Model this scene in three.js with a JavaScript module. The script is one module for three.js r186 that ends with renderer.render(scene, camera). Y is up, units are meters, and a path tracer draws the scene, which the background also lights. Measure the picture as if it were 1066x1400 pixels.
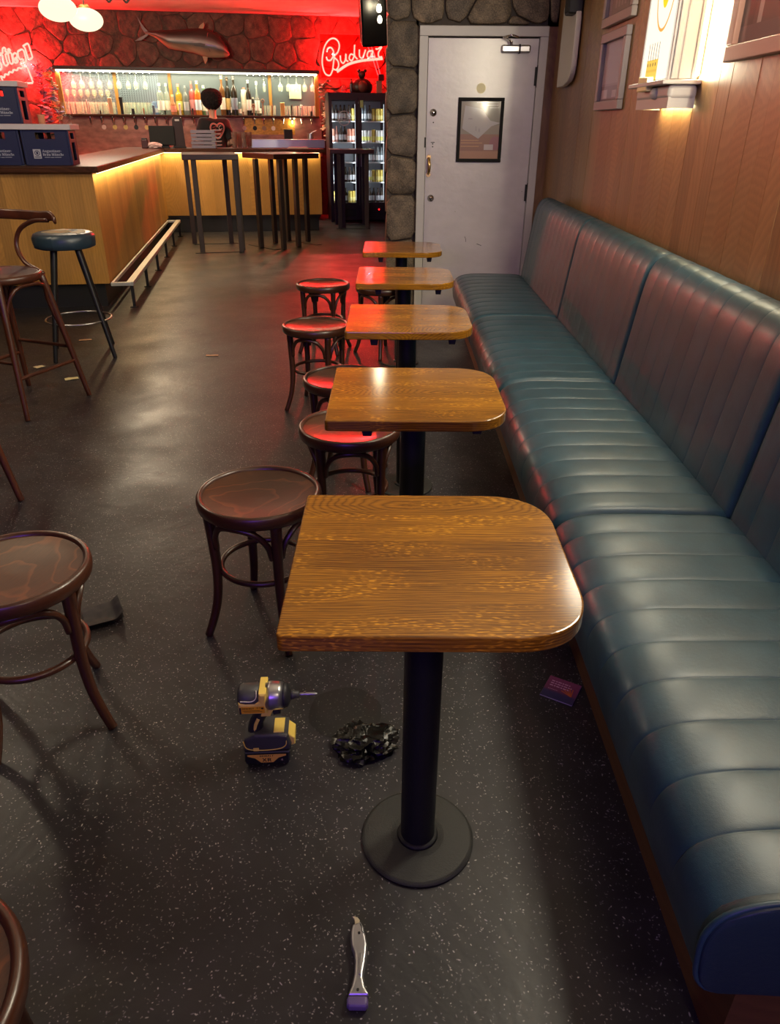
import * as THREE from 'three';
import { RoundedBoxGeometry } from 'three/addons/geometries/RoundedBoxGeometry.js';
import { mergeGeometries, mergeVertices, toCreasedNormals } from 'three/addons/utils/BufferGeometryUtils.js';
import { MarchingCubes } from 'three/addons/objects/MarchingCubes.js';
import { ImprovedNoise } from 'three/addons/math/ImprovedNoise.js';
import { RectAreaLightUniformsLib } from 'three/addons/lights/RectAreaLightUniformsLib.js';

/* ------------------------------------------------------------ camera, light, exposure */
const V = (x, y, z) => new THREE.Vector3(x, y, z);
const scene = new THREE.Scene();
scene.background = new THREE.Color(0x000000);
const camera = new THREE.PerspectiveCamera(69.98, 1066 / 1400, 0.05, 60);
camera.position.set(0, 1.43, 0);
camera.rotation.order = 'YXZ';
camera.rotation.set(-0.4857, -0.002, 0.0079);
const renderer = new THREE.WebGLRenderer({ antialias: true });
renderer.toneMapping = THREE.LinearToneMapping;
renderer.toneMappingExposure = 1.0;
renderer.shadowMap.enabled = true;
RectAreaLightUniformsLib.init();

const WARM = [1, 0.84, 0.6], LED = [1, 0.94, 0.66], RED = [1, 0.012, 0.014], LEDWARM = [1, 0.75, 0.38];
const lin = (c) => new THREE.Color().setRGB(c[0], c[1], c[2]);
function areaLight(c, intensity, w, h, pos, look, up) {
  const l = new THREE.RectAreaLight(lin(c), intensity, w, h);
  if (up) l.up.copy(up);
  l.position.copy(pos); l.lookAt(look); scene.add(l); return l;
}
function pointLight(c, intensity, pos, radius = 2) {
  const l = new THREE.PointLight(lin(c), intensity, 0, 2);
  l.position.copy(pos); l.castShadow = true; l.shadow.radius = radius; scene.add(l); return l;
}
/* strengths of every lamp, the added fill globes included (each light is built with its lamp further down) */
const POWER = {
  signFace: 34, signSide: 120, signUnder: 60, ledBar: 58, ledShelf: 80, neonBud: 38, neonStiegl: 26, pendant: 6, fill: 2.4, spot: 0.3,
  violet: 27, fridge: 14, tapGlow: 0.25,
};

/* ------------------------------------------------------------ helpers */
let seed = 12345;
const rnd = () => { seed = (seed + 0x6d2b79f5) | 0; let t = Math.imul(seed ^ (seed >>> 15), 1 | seed); t = (t + Math.imul(t ^ (t >>> 7), 61 | t)) ^ t; return ((t ^ (t >>> 14)) >>> 0) / 4294967296; };
const rr = (a, b) => a + (b - a) * rnd();
const clamp = (x, a = 0, b = 1) => Math.min(b, Math.max(a, x));
const mix = (a, b, t) => a + (b - a) * t;
const smooth = (a, b, x) => { const t = clamp((x - a) / (b - a)); return t * t * (3 - 2 * t); };
const perlin = new ImprovedNoise();
const N = (x, y, z = 0) => perlin.noise(x, y, z);
const fbm = (x, y, z = 0, o = 4) => { let s = 0, a = 0.5, f = 1; for (let i = 0; i < o; i++) { s += a * N(x * f, y * f, z * f + i * 7.3); a *= 0.5; f *= 2.03; } return s; };
const used = {};
function numbered(n) { const k = used[n] = (used[n] ?? -1) + 1; return k ? n + '_' + String(k).padStart(3, '0') : n; }
function tag(o, label, category, group) { o.userData.label = label; o.userData.category = category; if (group) o.userData.group = group; return o; }
function thing(name, label, category, pos = V(0, 0, 0), turn = 0, group) {
  const g = new THREE.Group(); g.name = numbered(name); g.position.copy(pos); g.rotation.y = turn; scene.add(g); return tag(g, label, category, group);
}
function part(parent, name, geo, mat, label) {
  const m = new THREE.Mesh(geo, mat); m.name = name; m.castShadow = m.receiveShadow = true; parent.add(m);
  if (label) m.userData.label = label;
  return m;
}
function single(name, label, category, geo, mat, pos = V(0, 0, 0), turn = 0, group) {
  const m = part(scene, numbered(name), geo, mat); m.position.copy(pos); m.rotation.y = turn; return tag(m, label, category, group);
}
function structure(name, geo, mat) { const m = geo ? new THREE.Mesh(geo, mat) : new THREE.Group(); m.name = name; m.castShadow = m.receiveShadow = true; m.userData.kind = 'structure'; scene.add(m); return m; }
function copyOf(o, name, label, pos, turn = 0) {
  const c = o.clone(); c.name = numbered(name); c.position.copy(pos); c.rotation.y = turn; c.userData = { ...o.userData, label }; scene.add(c); return c;
}
const move = (g, x, y, z) => g.translate(x, y, z);
function strip(g) { const n = g.index ? g.toNonIndexed() : g; for (const k of Object.keys(n.attributes)) if (!['position', 'normal', 'uv', 'color'].includes(k)) n.deleteAttribute(k); return n; }
function merge(list) {
  const l = list.map(strip); const hasC = l.some((g) => g.attributes.color);
  for (const g of l) { if (!hasC) g.deleteAttribute('color'); if (!g.attributes.uv) g.setAttribute('uv', new THREE.BufferAttribute(new Float32Array(g.attributes.position.count * 2), 2)); }
  return mergeGeometries(l);
}
/* box-projected uv in metres; `grain` is the axis along which u runs */
function triUV(g0, grain = 'x', ou = 0, ov = 0) {
  const g = g0.index ? g0.toNonIndexed() : g0, p = g.attributes.position, uv = new Float32Array(p.count * 2), a = V(), b = V(), c = V(), n = V();
  const ax = { x: 0, y: 1, z: 2 }[grain];
  for (let i = 0; i < p.count; i += 3) {
    a.fromBufferAttribute(p, i); b.fromBufferAttribute(p, i + 1); c.fromBufferAttribute(p, i + 2);
    n.copy(b).sub(a).cross(c.clone().sub(a)); const w = [Math.abs(n.x), Math.abs(n.y), Math.abs(n.z)];
    const d = w.indexOf(Math.max(...w)); let ua = ax, va;
    if (d === ax) { ua = (ax + 1) % 3; va = (ax + 2) % 3; } else va = 3 - ax - d;
    [a, b, c].forEach((q, k) => { const v = [q.x, q.y, q.z]; uv[(i + k) * 2] = v[ua] + ou; uv[(i + k) * 2 + 1] = v[va] + ov; });
  }
  g.setAttribute('uv', new THREE.BufferAttribute(uv, 2)); return g;
}
const box = (w, h, d, x = 0, y = 0, z = 0) => new THREE.BoxGeometry(w, h, d).translate(x, y, z);
const rbox = (w, h, d, r = 0.004, x = 0, y = 0, z = 0, s = 2) => new RoundedBoxGeometry(w, h, d, s, Math.min(r, w / 2.01, h / 2.01, d / 2.01)).translate(x, y, z);
const cyl = (r0, r1, h, x = 0, y = 0, z = 0, s = 24) => new THREE.CylinderGeometry(r0, r1, h, s).translate(x, y, z);
const lathe = (pts, s = 32) => new THREE.LatheGeometry(pts.map((p) => new THREE.Vector2(p[0], p[1])), s);
const ball = (r, x = 0, y = 0, z = 0, w = 16, h = 12) => new THREE.SphereGeometry(r, w, h).translate(x, y, z);
/* a swept round bar with a radius that may change along its length */
function sweep(pts, r, { n = 24, m = 10, closed = false, flat = 1, tension } = {}) {
  const cv = new THREE.CatmullRomCurve3(pts.map((p) => (p.isVector3 ? p : V(...p))), closed, tension === undefined ? 'centripetal' : 'catmullrom', tension ?? 0.5);
  const fr = cv.computeFrenetFrames(n, closed), P = [], I = [], U = [], L = cv.getLength(), rad = typeof r === 'number' ? () => r : r;
  for (let i = 0; i <= n; i++) {
    const c = cv.getPointAt(i / n), B = fr.binormals[i], T = fr.normals[i], R = rad(i / n);
    for (let j = 0; j <= m; j++) { const a = j / m * Math.PI * 2, x = Math.cos(a) * R, y = Math.sin(a) * R * flat; P.push(c.x + T.x * x + B.x * y, c.y + T.y * x + B.y * y, c.z + T.z * x + B.z * y); U.push(i / n * L, a * R); }
  }
  for (let i = 0; i < n; i++) for (let j = 0; j < m; j++) { const a = i * (m + 1) + j, b = a + m + 1; I.push(a, a + 1, b, b, a + 1, b + 1); }
  if (!closed) for (const [row, s] of [[0, 1], [n, -1]]) {
    const k = P.length / 3, c = cv.getPointAt(row / n); P.push(c.x, c.y, c.z); U.push(0, 0);
    for (let j = 0; j < m; j++) { const a = row * (m + 1) + j; s > 0 ? I.push(k, a + 1, a) : I.push(k, a, a + 1); }
  }
  const g = new THREE.BufferGeometry(); g.setAttribute('position', new THREE.Float32BufferAttribute(P, 3)); g.setAttribute('uv', new THREE.Float32BufferAttribute(U, 2)); g.setIndex(I); g.computeVertexNormals();
  return g;
}
function poly(pts, depth, bevel = 0, seg = 2) {
  const s = new THREE.Shape(pts.map((p) => new THREE.Vector2(p[0], p[1])));
  return new THREE.ExtrudeGeometry(s, { depth: depth - 2 * bevel, bevelEnabled: bevel > 0, bevelThickness: bevel, bevelSize: bevel, bevelOffset: -bevel, bevelSegments: seg, curveSegments: 10 }).translate(0, 0, bevel);
}
/* tables of pictures: a data texture from a function of (u, v) in 0..1 */
function tex(w, h, fn, srgb = true, repeat = [1, 1]) {
  const d = new Uint8Array(w * h * 4); let i = 0;
  for (let y = 0; y < h; y++) for (let x = 0; x < w; x++) { const c = fn(x / w, y / h); d[i++] = clamp(c[0]) * 255; d[i++] = clamp(c[1]) * 255; d[i++] = clamp(c[2]) * 255; d[i++] = 255; }
  const t = new THREE.DataTexture(d, w, h); t.wrapS = t.wrapT = THREE.RepeatWrapping; t.magFilter = THREE.LinearFilter; t.minFilter = THREE.LinearMipmapLinearFilter; t.generateMipmaps = true;
  if (srgb) t.colorSpace = THREE.SRGBColorSpace; t.repeat.set(...repeat); t.needsUpdate = true; return t;
}
function canvasTex(w, h, draw) {
  const c = document.createElement('canvas'); c.width = w; c.height = h; draw(c.getContext('2d'), w, h);
  const t = new THREE.CanvasTexture(c); t.colorSpace = THREE.SRGBColorSpace; return t;
}
const std = (color, roughness = 0.6, metalness = 0, extra = {}) => new THREE.MeshStandardMaterial({ color: Array.isArray(color) ? lin(color) : color, roughness, metalness, ...extra });
const phys = (o) => new THREE.MeshPhysicalMaterial(o);
const glow = (c, k) => new THREE.MeshStandardMaterial({ color: 0x222222, emissive: lin(c), emissiveIntensity: k, roughness: 0.5 });
const hex = (h) => { const c = new THREE.Color(h); return [c.r, c.g, c.b].map((x) => (x <= 0.0031308 ? x * 12.92 : 1.055 * x ** (1 / 2.4) - 0.055)); };

/* ------------------------------------------------------------ procedural materials */
/* flat-sawn wood: rings around a wandering pith, fibres, pores. All colours are sRGB triples. */
function woodTex(w, h, lenM, widM, dark, light, { staves = 0, rings = 90, cath = 0.02, pores = 0.35, sd = 0, contrast = 1 } = {}) {
  return tex(w, h, (u, v) => {
    const x = u * lenM, y = v * widM; let oy = 0, k = 0, tone = 0;
    if (staves) { k = Math.floor(v * staves); oy = (v * staves - k - 0.5) * widM / staves; tone = 0.12 * N(k * 3.7 + sd, 2.2); }
    else oy = y;
    const cx = (N(k * 5.1 + sd, 9.1) * 0.7 + 0.5) * lenM, py = (staves ? N(k * 2.3 + sd, 4.7) * widM / staves : N(sd, 3.3) * widM * 0.5 + widM * 0.5);
    const wob = 0.012 * fbm(x * 6 + k * 11, y * 22 + sd, sd, 3);
    const hh = cath + (x - cx) * (x - cx) * 0.35;
    const d = Math.hypot((oy - py) + wob, hh);
    const ring = d * rings + 0.4 * fbm(x * 9, y * 60, k + sd, 2);
    let s = ring - Math.floor(ring); s = s < 0.75 ? s / 0.75 : (1 - s) / 0.25;
    const fib = fbm(x * 14, y * 420, k * 3 + sd, 3) * 0.9, pore = smooth(0.18, 0.5, N(x * 60, y * 900, k + sd)) * pores;
    const t = clamp(0.5 + contrast * (0.55 * (s - 0.5)) + fib * 0.45 + tone - pore + 0.25 * fbm(x * 3, y * 7, k + sd, 2));
    return [mix(dark[0], light[0], t), mix(dark[1], light[1], t), mix(dark[2], light[2], t)];
  });
}
/* oak staves: fine streaks, pale ray flecks, one stave with a cathedral figure */
const oakMap = tex(1024, 1024, (u, v) => {
  const x = u * 0.5, y = v * 0.5, k = Math.floor(v * 5), yl = y - (k + 0.5) * 0.1, tone = [0.0, 0.06, -0.06, 0.03, -0.02][k];
  const warp = fbm(x * 4 + k * 7, y * 14, k, 3);
  let ring = k === 0 ? Math.hypot(yl + warp * 0.045, 0.012 + (x - 0.27) * (x - 0.27) * 1.2) * 130 + 1.2 * fbm(x * 9, y * 40, 4, 2) : yl * 150 + warp * 2.6 + x * (k - 2) * 3;
  const s = Math.pow(Math.abs(Math.sin(ring * Math.PI)), 0.7), streak = fbm(x * 7 + k * 3, y * 420, k + 2, 3), fine = fbm(x * 30, y * 1100, k, 2);
  const mask = smooth(-0.12, 0.22, fbm(x * 5 + 3, y * 16, k + 8, 2)), fleck = smooth(0.12, 0.4, N(x * 75 + 3 * warp, y * 300, k)) * mask;
  const t = clamp(0.3 + tone + 0.26 * (s - 0.5) + 0.5 * streak + 0.3 * fine + 0.42 * fleck + 0.25 * fbm(x * 4, y * 5, 3, 2));
  return [mix(0.3, 0.86, t), mix(0.165, 0.59, t), mix(0.025, 0.13, t)];
}); oakMap.repeat.set(2, 2);
const wallMap = woodTex(512, 1024, 3.0, 0.7, hex(0x80603c), hex(0xb78d5e), { rings: 34, cath: 0.03, pores: 0.12, sd: 11, contrast: 0.5 }); wallMap.repeat.set(1 / 3, 1 / 0.7);
const barMap = woodTex(512, 1024, 1.2, 0.7, hex(0x9a6f34), hex(0xc4934d), { rings: 44, cath: 0.03, pores: 0.12, sd: 23, contrast: 0.55 }); barMap.repeat.set(1 / 1.2, 1 / 0.7);
const darkMap = woodTex(512, 512, 0.8, 0.4, hex(0x2f170d), hex(0x5a3019), { rings: 40, cath: 0.04, pores: 0.15, sd: 31, contrast: 0.7 }); darkMap.repeat.set(1 / 0.8, 1 / 0.4);
const counterMap = woodTex(512, 512, 1.5, 0.7, hex(0x5a3820), hex(0x946440), { rings: 30, cath: 0.05, pores: 0.2, sd: 41 }); counterMap.repeat.set(1 / 1.5, 1 / 0.7);
const M = {};
M.oak = phys({ map: oakMap, color: lin([1.1, 1.18, 1.0]), roughness: 0.55, specularIntensity: 0.15, clearcoat: 1, clearcoatRoughness: 0.13, bumpMap: oakMap, bumpScale: 0.0003 });
M.oakEdge = phys({ map: oakMap, color: lin([0.62, 0.55, 0.5]), roughness: 0.42, clearcoat: 0.6, clearcoatRoughness: 0.25 });
M.planks = [1, 0.9, 1.07, 0.82, 0.96].map((k, i) => std([k, k * (1 - 0.015 * i), k * (1 - 0.03 * i)], 0.38, 0, { map: wallMap }));
M.barPlanks = [1, 0.86, 1.1, 0.95].map((k, i) => std([k * 1.12, k * 1.12 * (1 - 0.008 * i), k * 1.05 * (1 - 0.03 * i)], 0.6, 0, { map: barMap }));
M.bent = phys({ map: darkMap, roughness: 0.38, clearcoat: 0.5, clearcoatRoughness: 0.25 });
M.bentRed = phys({ map: darkMap, color: lin([1.25, 1.0, 0.9]), roughness: 0.4, clearcoat: 0.4, clearcoatRoughness: 0.3 });
M.counter = phys({ map: counterMap, color: lin([0.36, 0.3, 0.26]), roughness: 0.55, specularIntensity: 0.35, clearcoat: 0.12, clearcoatRoughness: 0.25 });
/* dished plywood seat with contour figure */
const seatMap = tex(512, 512, (u, v) => {
  const x = u * 1.3, y = v * 1.3, q = fbm(x * 1.5 + 3, y * 0.9, 5.5, 1) * 7 + 0.25 * N(x * 7, y * 7, 2); const f = q - Math.floor(q);
  const line = smooth(0.0, 0.05, f) * (1 - smooth(0.06, 0.24, f)), fib = fbm(x * 90, y * 5, 2, 2) * 0.25;
  const t = clamp(0.36 + fib + 0.42 * line + 0.2 * fbm(x * 2, y * 2, 9, 2));
  return [mix(0.17, 0.5, t), mix(0.09, 0.28, t), mix(0.045, 0.135, t)];
});
M.seat = phys({ map: seatMap, roughness: 0.4, clearcoat: 1, clearcoatRoughness: 0.13 });
/* black safety rubber with pale flecks, 2 m repeat */
const floorMap = (() => {
  const n = 2048, d = new Uint8Array(n * n * 4);
  for (let y = 0; y < n; y++) for (let x = 0; x < n; x++) {
    const u = x / n, v = y / n, a = (Math.sin(u * 6.2832) + 1) * 3, b = (Math.cos(u * 6.2832) + 1) * 3, c = (Math.sin(v * 6.2832) + 1) * 3, e = (Math.cos(v * 6.2832) + 1) * 3;
    const s = 0.5 * N(a + c, b + 3, e) + 0.3 * N(a * 3 + c, b * 3 + e * 3, c * 3) + (rnd() - 0.5) * 0.35; const g = 38 + s * 14, i = (y * n + x) * 4;
    d[i] = g; d[i + 1] = g * 0.95; d[i + 2] = g * 1.04; d[i + 3] = 255;
  }
  for (let k = 0; k < 26000; k++) {
    const px = rnd() * n, py = rnd() * n, ang = rnd() * 3.14, L = rr(0.9, 3.0) + (rnd() < 0.08 ? 2.2 : 0), W = rr(0.8, 1.7), t = rr(0.45, 1) * (rnd() < 0.45 ? 1 : 0.6);
    const cs = Math.cos(ang), sn = Math.sin(ang), R = Math.ceil(L + 1), col = rnd() < 0.8 ? [205, 200, 190] : [180, 172, 182];
    for (let j = -R; j <= R; j++) for (let i = -R; i <= R; i++) {
      const q = Math.hypot((i * cs + j * sn) / L, (-i * sn + j * cs) / W); if (q > 1) continue;
      const o = ((((py + j) | 0) + n) % n * n + (((px + i) | 0) + n) % n) * 4, a = t * (q > 0.7 ? 0.6 : 1);
      for (let c = 0; c < 3; c++) d[o + c] = mix(d[o + c], col[c], a);
    }
  }
  const t = new THREE.DataTexture(d, n, n); t.wrapS = t.wrapT = THREE.RepeatWrapping; t.magFilter = THREE.LinearFilter; t.minFilter = THREE.LinearMipmapLinearFilter; t.generateMipmaps = true; t.colorSpace = THREE.SRGBColorSpace; t.repeat.set(0.5, 0.5); t.needsUpdate = true; return t;
})();
const grainTex = (f, sd) => tex(512, 512, (u, v) => { const a = Math.sin(u * 6.2832) * f, b = Math.cos(u * 6.2832) * f, c = Math.sin(v * 6.2832) * f, e = Math.cos(v * 6.2832) * f; const s = 0.5 + 0.6 * N(a + c, b - e, sd) + 0.35 * N(a * 3 + 5, b * 3 + c * 3, e * 3 + sd); return [s, s, s]; }, false);
const floorRough = tex(512, 512, (u, v) => { const s = 0.45 + 0.22 * fbm(u * 9, v * 9, 3, 4); return [s, s, s]; }, false); floorRough.repeat.set(0.31, 0.31);
const floorBump = tex(1024, 1024, (u, v) => { const a = Math.sin(u * 6.2832), b = Math.cos(u * 6.2832), c = Math.sin(v * 6.2832), e = Math.cos(v * 6.2832); const s = 0.5 + 0.5 * N(a * 4 + c * 3, b * 4 - e * 2, c * 4 + e * 3) + 0.28 * N(a * 13 + c * 9, b * 13 + 4, c * 11 - e * 12) + 0.1 * (N(u * 220, v * 220, 3)); return [s, s, s]; }, false); floorBump.repeat.set(0.6, 0.6);
M.floor = std(0xffffff, 1, 0, { map: floorMap, roughnessMap: floorRough, bumpMap: floorBump, bumpScale: 0.0008 });
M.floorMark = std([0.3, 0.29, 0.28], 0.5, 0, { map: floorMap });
const leatherBump = tex(512, 512, (u, v) => { const x = u * 26, y = v * 26; const s = 0.5 + 0.5 * fbm(x, y, 1.5, 4) + 0.25 * N(x * 5, y * 5, 4); return [s, s, s]; }, false); leatherBump.repeat.set(5, 5);
const leatherMap = tex(512, 512, (u, v) => { const s = 1 + 0.22 * fbm(u * 7, v * 7, 2.5, 4) + 0.1 * fbm(u * 30, v * 30, 6.5, 2); return [0.145 * s, 0.285 * s, 0.345 * s]; }); leatherMap.repeat.set(1.1, 1.1);
M.leather = phys({ map: leatherMap, roughness: 0.5, clearcoat: 0.4, clearcoatRoughness: 0.33, bumpMap: leatherBump, bumpScale: 0.00045 });
M.leatherEnd = std([0.016, 0.04, 0.06], 0.45, 0, { bumpMap: leatherBump, bumpScale: 0.0005 });
M.black = std([0.012, 0.012, 0.013], 0.5);
M.tillBlack = std([0.008, 0.008, 0.008], 0.85);
M.speakerBlack = std([0.004, 0.004, 0.004], 0.22);
M.blackMetal = std([0.016, 0.016, 0.018], 0.42, 0.3, { bumpMap: leatherBump, bumpScale: 0.0004 });
M.castIron = std([0.035, 0.036, 0.034], 0.5, 0.35, { bumpMap: leatherBump, bumpScale: 0.0008 });
M.darkBrown = std([0.028, 0.018, 0.014], 0.5);
M.steel = std([0.55, 0.55, 0.56], 0.28, 1);
M.brushed = std([0.62, 0.62, 0.6], 0.5, 0.55);
M.tableLeg = std([0.05, 0.037, 0.03], 0.45);
M.chrome = std([0.75, 0.75, 0.76], 0.12, 1);
M.brass = std([0.7, 0.48, 0.2], 0.3, 1);
const stoneTex = tex(512, 512, (u, v) => { const s = 1 + 0.7 * fbm(u * 6, v * 6, 1.1, 4) + 0.35 * N(u * 70, v * 70, 3); return [0.42 * s, 0.375 * s, 0.32 * s]; }); stoneTex.repeat.set(1.6, 1.6);
const stoneBump = tex(512, 512, (u, v) => { const s = 0.5 + 0.9 * fbm(u * 9, v * 9, 5.1, 5); return [s, s, s]; }, false); stoneBump.repeat.set(1.6, 1.6);
M.stones = [[1, 0.97, 0.92], [0.8, 0.76, 0.7], [1.12, 1.05, 0.95], [0.9, 0.86, 0.84]].map((c) => std(c.map((x) => x * 0.95), 0.62, 0, { map: stoneTex, bumpMap: stoneBump, bumpScale: 0.006 }));
M.backStones = [[1, 0.83, 0.7], [0.8, 0.65, 0.54], [1.05, 0.85, 0.72], [0.85, 0.75, 0.66]].map((c) => std(c.map((x) => x * 0.6), 0.7, 0, { map: stoneTex, bumpMap: stoneBump, bumpScale: 0.006 }));
M.backMortar = std([0.075, 0.052, 0.04], 0.9, 0, { bumpMap: stoneBump, bumpScale: 0.01 });
M.mortar = std([0.075, 0.062, 0.052], 0.9, 0, { bumpMap: stoneBump, bumpScale: 0.01 });
const plasterTex = tex(512, 512, (u, v) => { const s = 1 + 0.12 * fbm(u * 8, v * 8, 7.7, 4); return [0.8 * s, 0.74 * s, 0.68 * s]; }); plasterTex.repeat.set(0.5, 0.5);
M.plaster = std(0xffffff, 0.85, 0, { map: plasterTex });
M.darkPaint = std([0.1, 0.075, 0.06], 0.7, 0, { map: plasterTex });
const paintBump = tex(512, 512, (u, v) => { const s = 0.5 + 0.55 * fbm(u * 16, v * 10, 2.2, 4); return [s, s, s]; }, false); paintBump.repeat.set(1.4, 1.4);
const paintMap = tex(512, 512, (u, v) => { const s = 1 + 0.05 * fbm(u * 12, v * 6, 8.2, 4); return [0.83 * s, 0.8 * s, 0.81 * s]; });
M.doorPaint = phys({ map: paintMap, roughness: 0.34, clearcoat: 0.6, clearcoatRoughness: 0.2, bumpMap: paintBump, bumpScale: 0.0022 });
M.white = std([0.62, 0.6, 0.58], 0.45);
M.glass = phys({ color: 0xffffff, roughness: 0.03, transmission: 1, thickness: 0, ior: 1.45 });
M.frost = phys({ color: lin([0.9, 0.93, 0.88]), roughness: 0.18, transmission: 0.75, thickness: 0 });

/* frame of the bar, turned 9.5 degrees: u runs right along the back bar, w runs away from us */
const TURN = 9.5 * Math.PI / 180, BS = Math.sin(TURN), BC = Math.cos(TURN);
const bar = (u, y, w) => V(-2.44 + u * BC - w * BS, y, -6.55 - u * BS - w * BC);
/* size and place of wall fittings, measured along the back bar at depth w from the photograph's scale there */
const CAMW = -6.86, CAMU = 1.33;
const onBack = (px, py, w) => { const k = (w - CAMW) / 14.16, u = -1.7 + (px - 75) * 0.01154, y = 2.2 - (py - 93) * (py < 93 ? 0.0105 : 0.0107) + (px - 75) * 0.0002; return [CAMU + (u - CAMU) * k, 1.43 + (y - 1.43) * k]; };

/* ============================================================ the room */
const CEIL = 3.0;
structure('floor', triUV(box(11.5, 0.2, 21, -4.2, -0.1, -7.0), 'x'), M.floor);
structure('ceiling', triUV(box(11.5, 0.2, 21, -4.2, CEIL + 0.1, -7.0), 'x'), M.plaster);
structure('wall_left', triUV(box(0.2, CEIL, 21, -9.3, CEIL / 2, -7.0), 'z'), M.darkPaint);
structure('wall_front', triUV(box(11.5, CEIL, 0.2, -4.2, CEIL / 2, 3.3), 'x'), M.darkPaint);
/* a field of irregular stones in the local xy plane, each one a mesh; bulging towards +z */
function stoneField(parent, mats, x0, x1, y0, y1, cols, rows, depth, gap, holes = () => false, limit = 400) {
  const S = []; const W = (x1 - x0) / cols, H = (y1 - y0) / rows;
  for (let j = -1; j <= rows; j++) for (let i = cols > 1 ? -1 : 0; i <= (cols > 1 ? cols : 0); i++) S.push(cols === 1 ? [x0 + (0.5 + rr(-0.2, 0.2)) * W, y0 + (j + 0.5 + rr(-0.22, 0.22)) * H] : [x0 + (i + 0.5 + (j & 1) * 0.5 - 0.25 + rr(-0.3, 0.3)) * W, y0 + (j + 0.5 + rr(-0.3, 0.3)) * H]);
  let made = 0;
  for (const s of S) {
    let P = [[x0, y0], [x1, y0], [x1, y1], [x0, y1]];
    for (const q of S) {
      if (q === s || P.length < 3) continue;
      let nx = q[0] - s[0], ny = q[1] - s[1]; const L = Math.hypot(nx, ny); if (L > 4 * Math.max(W, H)) continue;
      nx /= L; ny /= L; const lim = L / 2 - gap / 2, out = [];
      for (let k = 0; k < P.length; k++) {
        const a = P[k], b = P[(k + 1) % P.length], da = (a[0] - s[0]) * nx + (a[1] - s[1]) * ny - lim, db = (b[0] - s[0]) * nx + (b[1] - s[1]) * ny - lim;
        if (da <= 0) out.push(a);
        if (da * db < 0) { const t = da / (da - db); out.push([mix(a[0], b[0], t), mix(a[1], b[1], t)]); }
      }
      P = out;
    }
    if (P.length < 3) continue;
    let A = 0, cx = 0, cy = 0; P.forEach((a, k) => { const b = P[(k + 1) % P.length], w = a[0] * b[1] - b[0] * a[1]; A += w; cx += (a[0] + b[0]) * w; cy += (a[1] + b[1]) * w; });
    if (A < W * H * 0.12) continue; cx /= 3 * A; cy /= 3 * A;
    if (holes(cx, cy) || made >= limit) continue;
    const Q = []; P.forEach((a, k) => { const b = P[(k + 1) % P.length]; if (Math.hypot(a[0] - b[0], a[1] - b[1]) < gap) return; Q.push([mix(a[0], b[0], 0.16), mix(a[1], b[1], 0.16)], [mix(a[0], b[0], 0.5) + rr(-1, 1) * gap * 0.35, mix(a[1], b[1], 0.5) + rr(-1, 1) * gap * 0.35], [mix(a[0], b[0], 0.84), mix(a[1], b[1], 0.84)]); });
    if (Q.length < 6) continue;
    const d = depth * rr(0.75, 1.15), pos = [], idx = [], uv = [], n = Q.length, sh = rnd() * 3, tilt = [rr(-0.12, 0.12), rr(-0.12, 0.12)];
    for (const [k, z] of [[1, -0.02], [0.99, d * 0.6], [0.95, d * 0.92], [0.7, d]]) for (const q of Q) { const x = (q[0] - cx) * k, y = (q[1] - cy) * k; pos.push(x, y, z + (z > 0 ? (x * tilt[0] + y * tilt[1]) * 0.5 : 0)); uv.push(x + sh, y + sh * 1.7); }
    for (let r = 0; r < 3; r++) for (let k = 0; k < n; k++) { const a = r * n + k, b = r * n + (k + 1) % n; idx.push(a, b, a + n, b, b + n, a + n); }
    const c = pos.length / 3; pos.push(0, 0, d * 1.03); uv.push(sh, sh * 1.7); for (let k = 0; k < n; k++) idx.push(3 * n + k, 3 * n + (k + 1) % n, c);
    const g = new THREE.BufferGeometry(); g.setAttribute('position', new THREE.Float32BufferAttribute(pos, 3)); g.setAttribute('uv', new THREE.Float32BufferAttribute(uv, 2)); g.setIndex(idx); g.computeVertexNormals();
    const m = part(parent, made ? 'stone_' + String(made).padStart(3, '0') : 'stone', g, mats[(rnd() * mats.length) | 0]); m.position.set(cx, cy, 0); made++;
  }
}
/* back wall, turned with the bar */
{
  const w = structure('wall_back', triUV(box(9.6, CEIL, 0.25, -0.85, CEIL / 2, -0.125), 'x'), M.backMortar);
  w.position.copy(bar(0, 0, 7.4)); w.rotation.y = TURN;
  stoneField(w, M.backStones, -3.7, 3.74, 1.0, 3.0, 20, 6, 0.015, 0.008, (x, y) => x > -1.7 && x < 2.45 && y < 2.16, 200);
}
/* wall with the door: stone facing on a core, seen end-on at its left */
{
  const w = structure('wall_door', triUV(merge([box(0.21, CEIL, 0.3, 0.09, CEIL / 2, 0), box(1.05, CEIL - 2.07, 0.3, 0.7, (CEIL + 2.07) / 2, 0), box(0.1, CEIL, 0.3, 1.18, CEIL / 2, 0), box(0.12, CEIL, 8.6, 0.13, CEIL / 2, -4.4)]), 'y'), M.mortar);
  w.position.set(0, 0, -6.5);
  const f = new THREE.Group(); f.name = 'stone_facing'; f.position.set(0, 0, 0.15); w.add(f);
  stoneField(f, M.stones, -0.035, 0.205, 0, 2.1, 1, 7, 0.04, 0.009);
  const t = new THREE.Group(); t.name = 'stone_facing'; t.position.set(0, 0, 0.15); w.add(t);
  stoneField(t, M.stones, -0.035, 1.2, 2.085, 3.0, 5, 3, 0.04, 0.009);
  const e = new THREE.Group(); e.name = 'stone_end'; e.position.set(-0.012, 0, -0.15); e.rotation.y = -Math.PI / 2; w.add(e);
  stoneField(e, M.stones, 0, 0.3, 0, 3.0, 1, 11, 0.03, 0.009);
}
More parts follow.
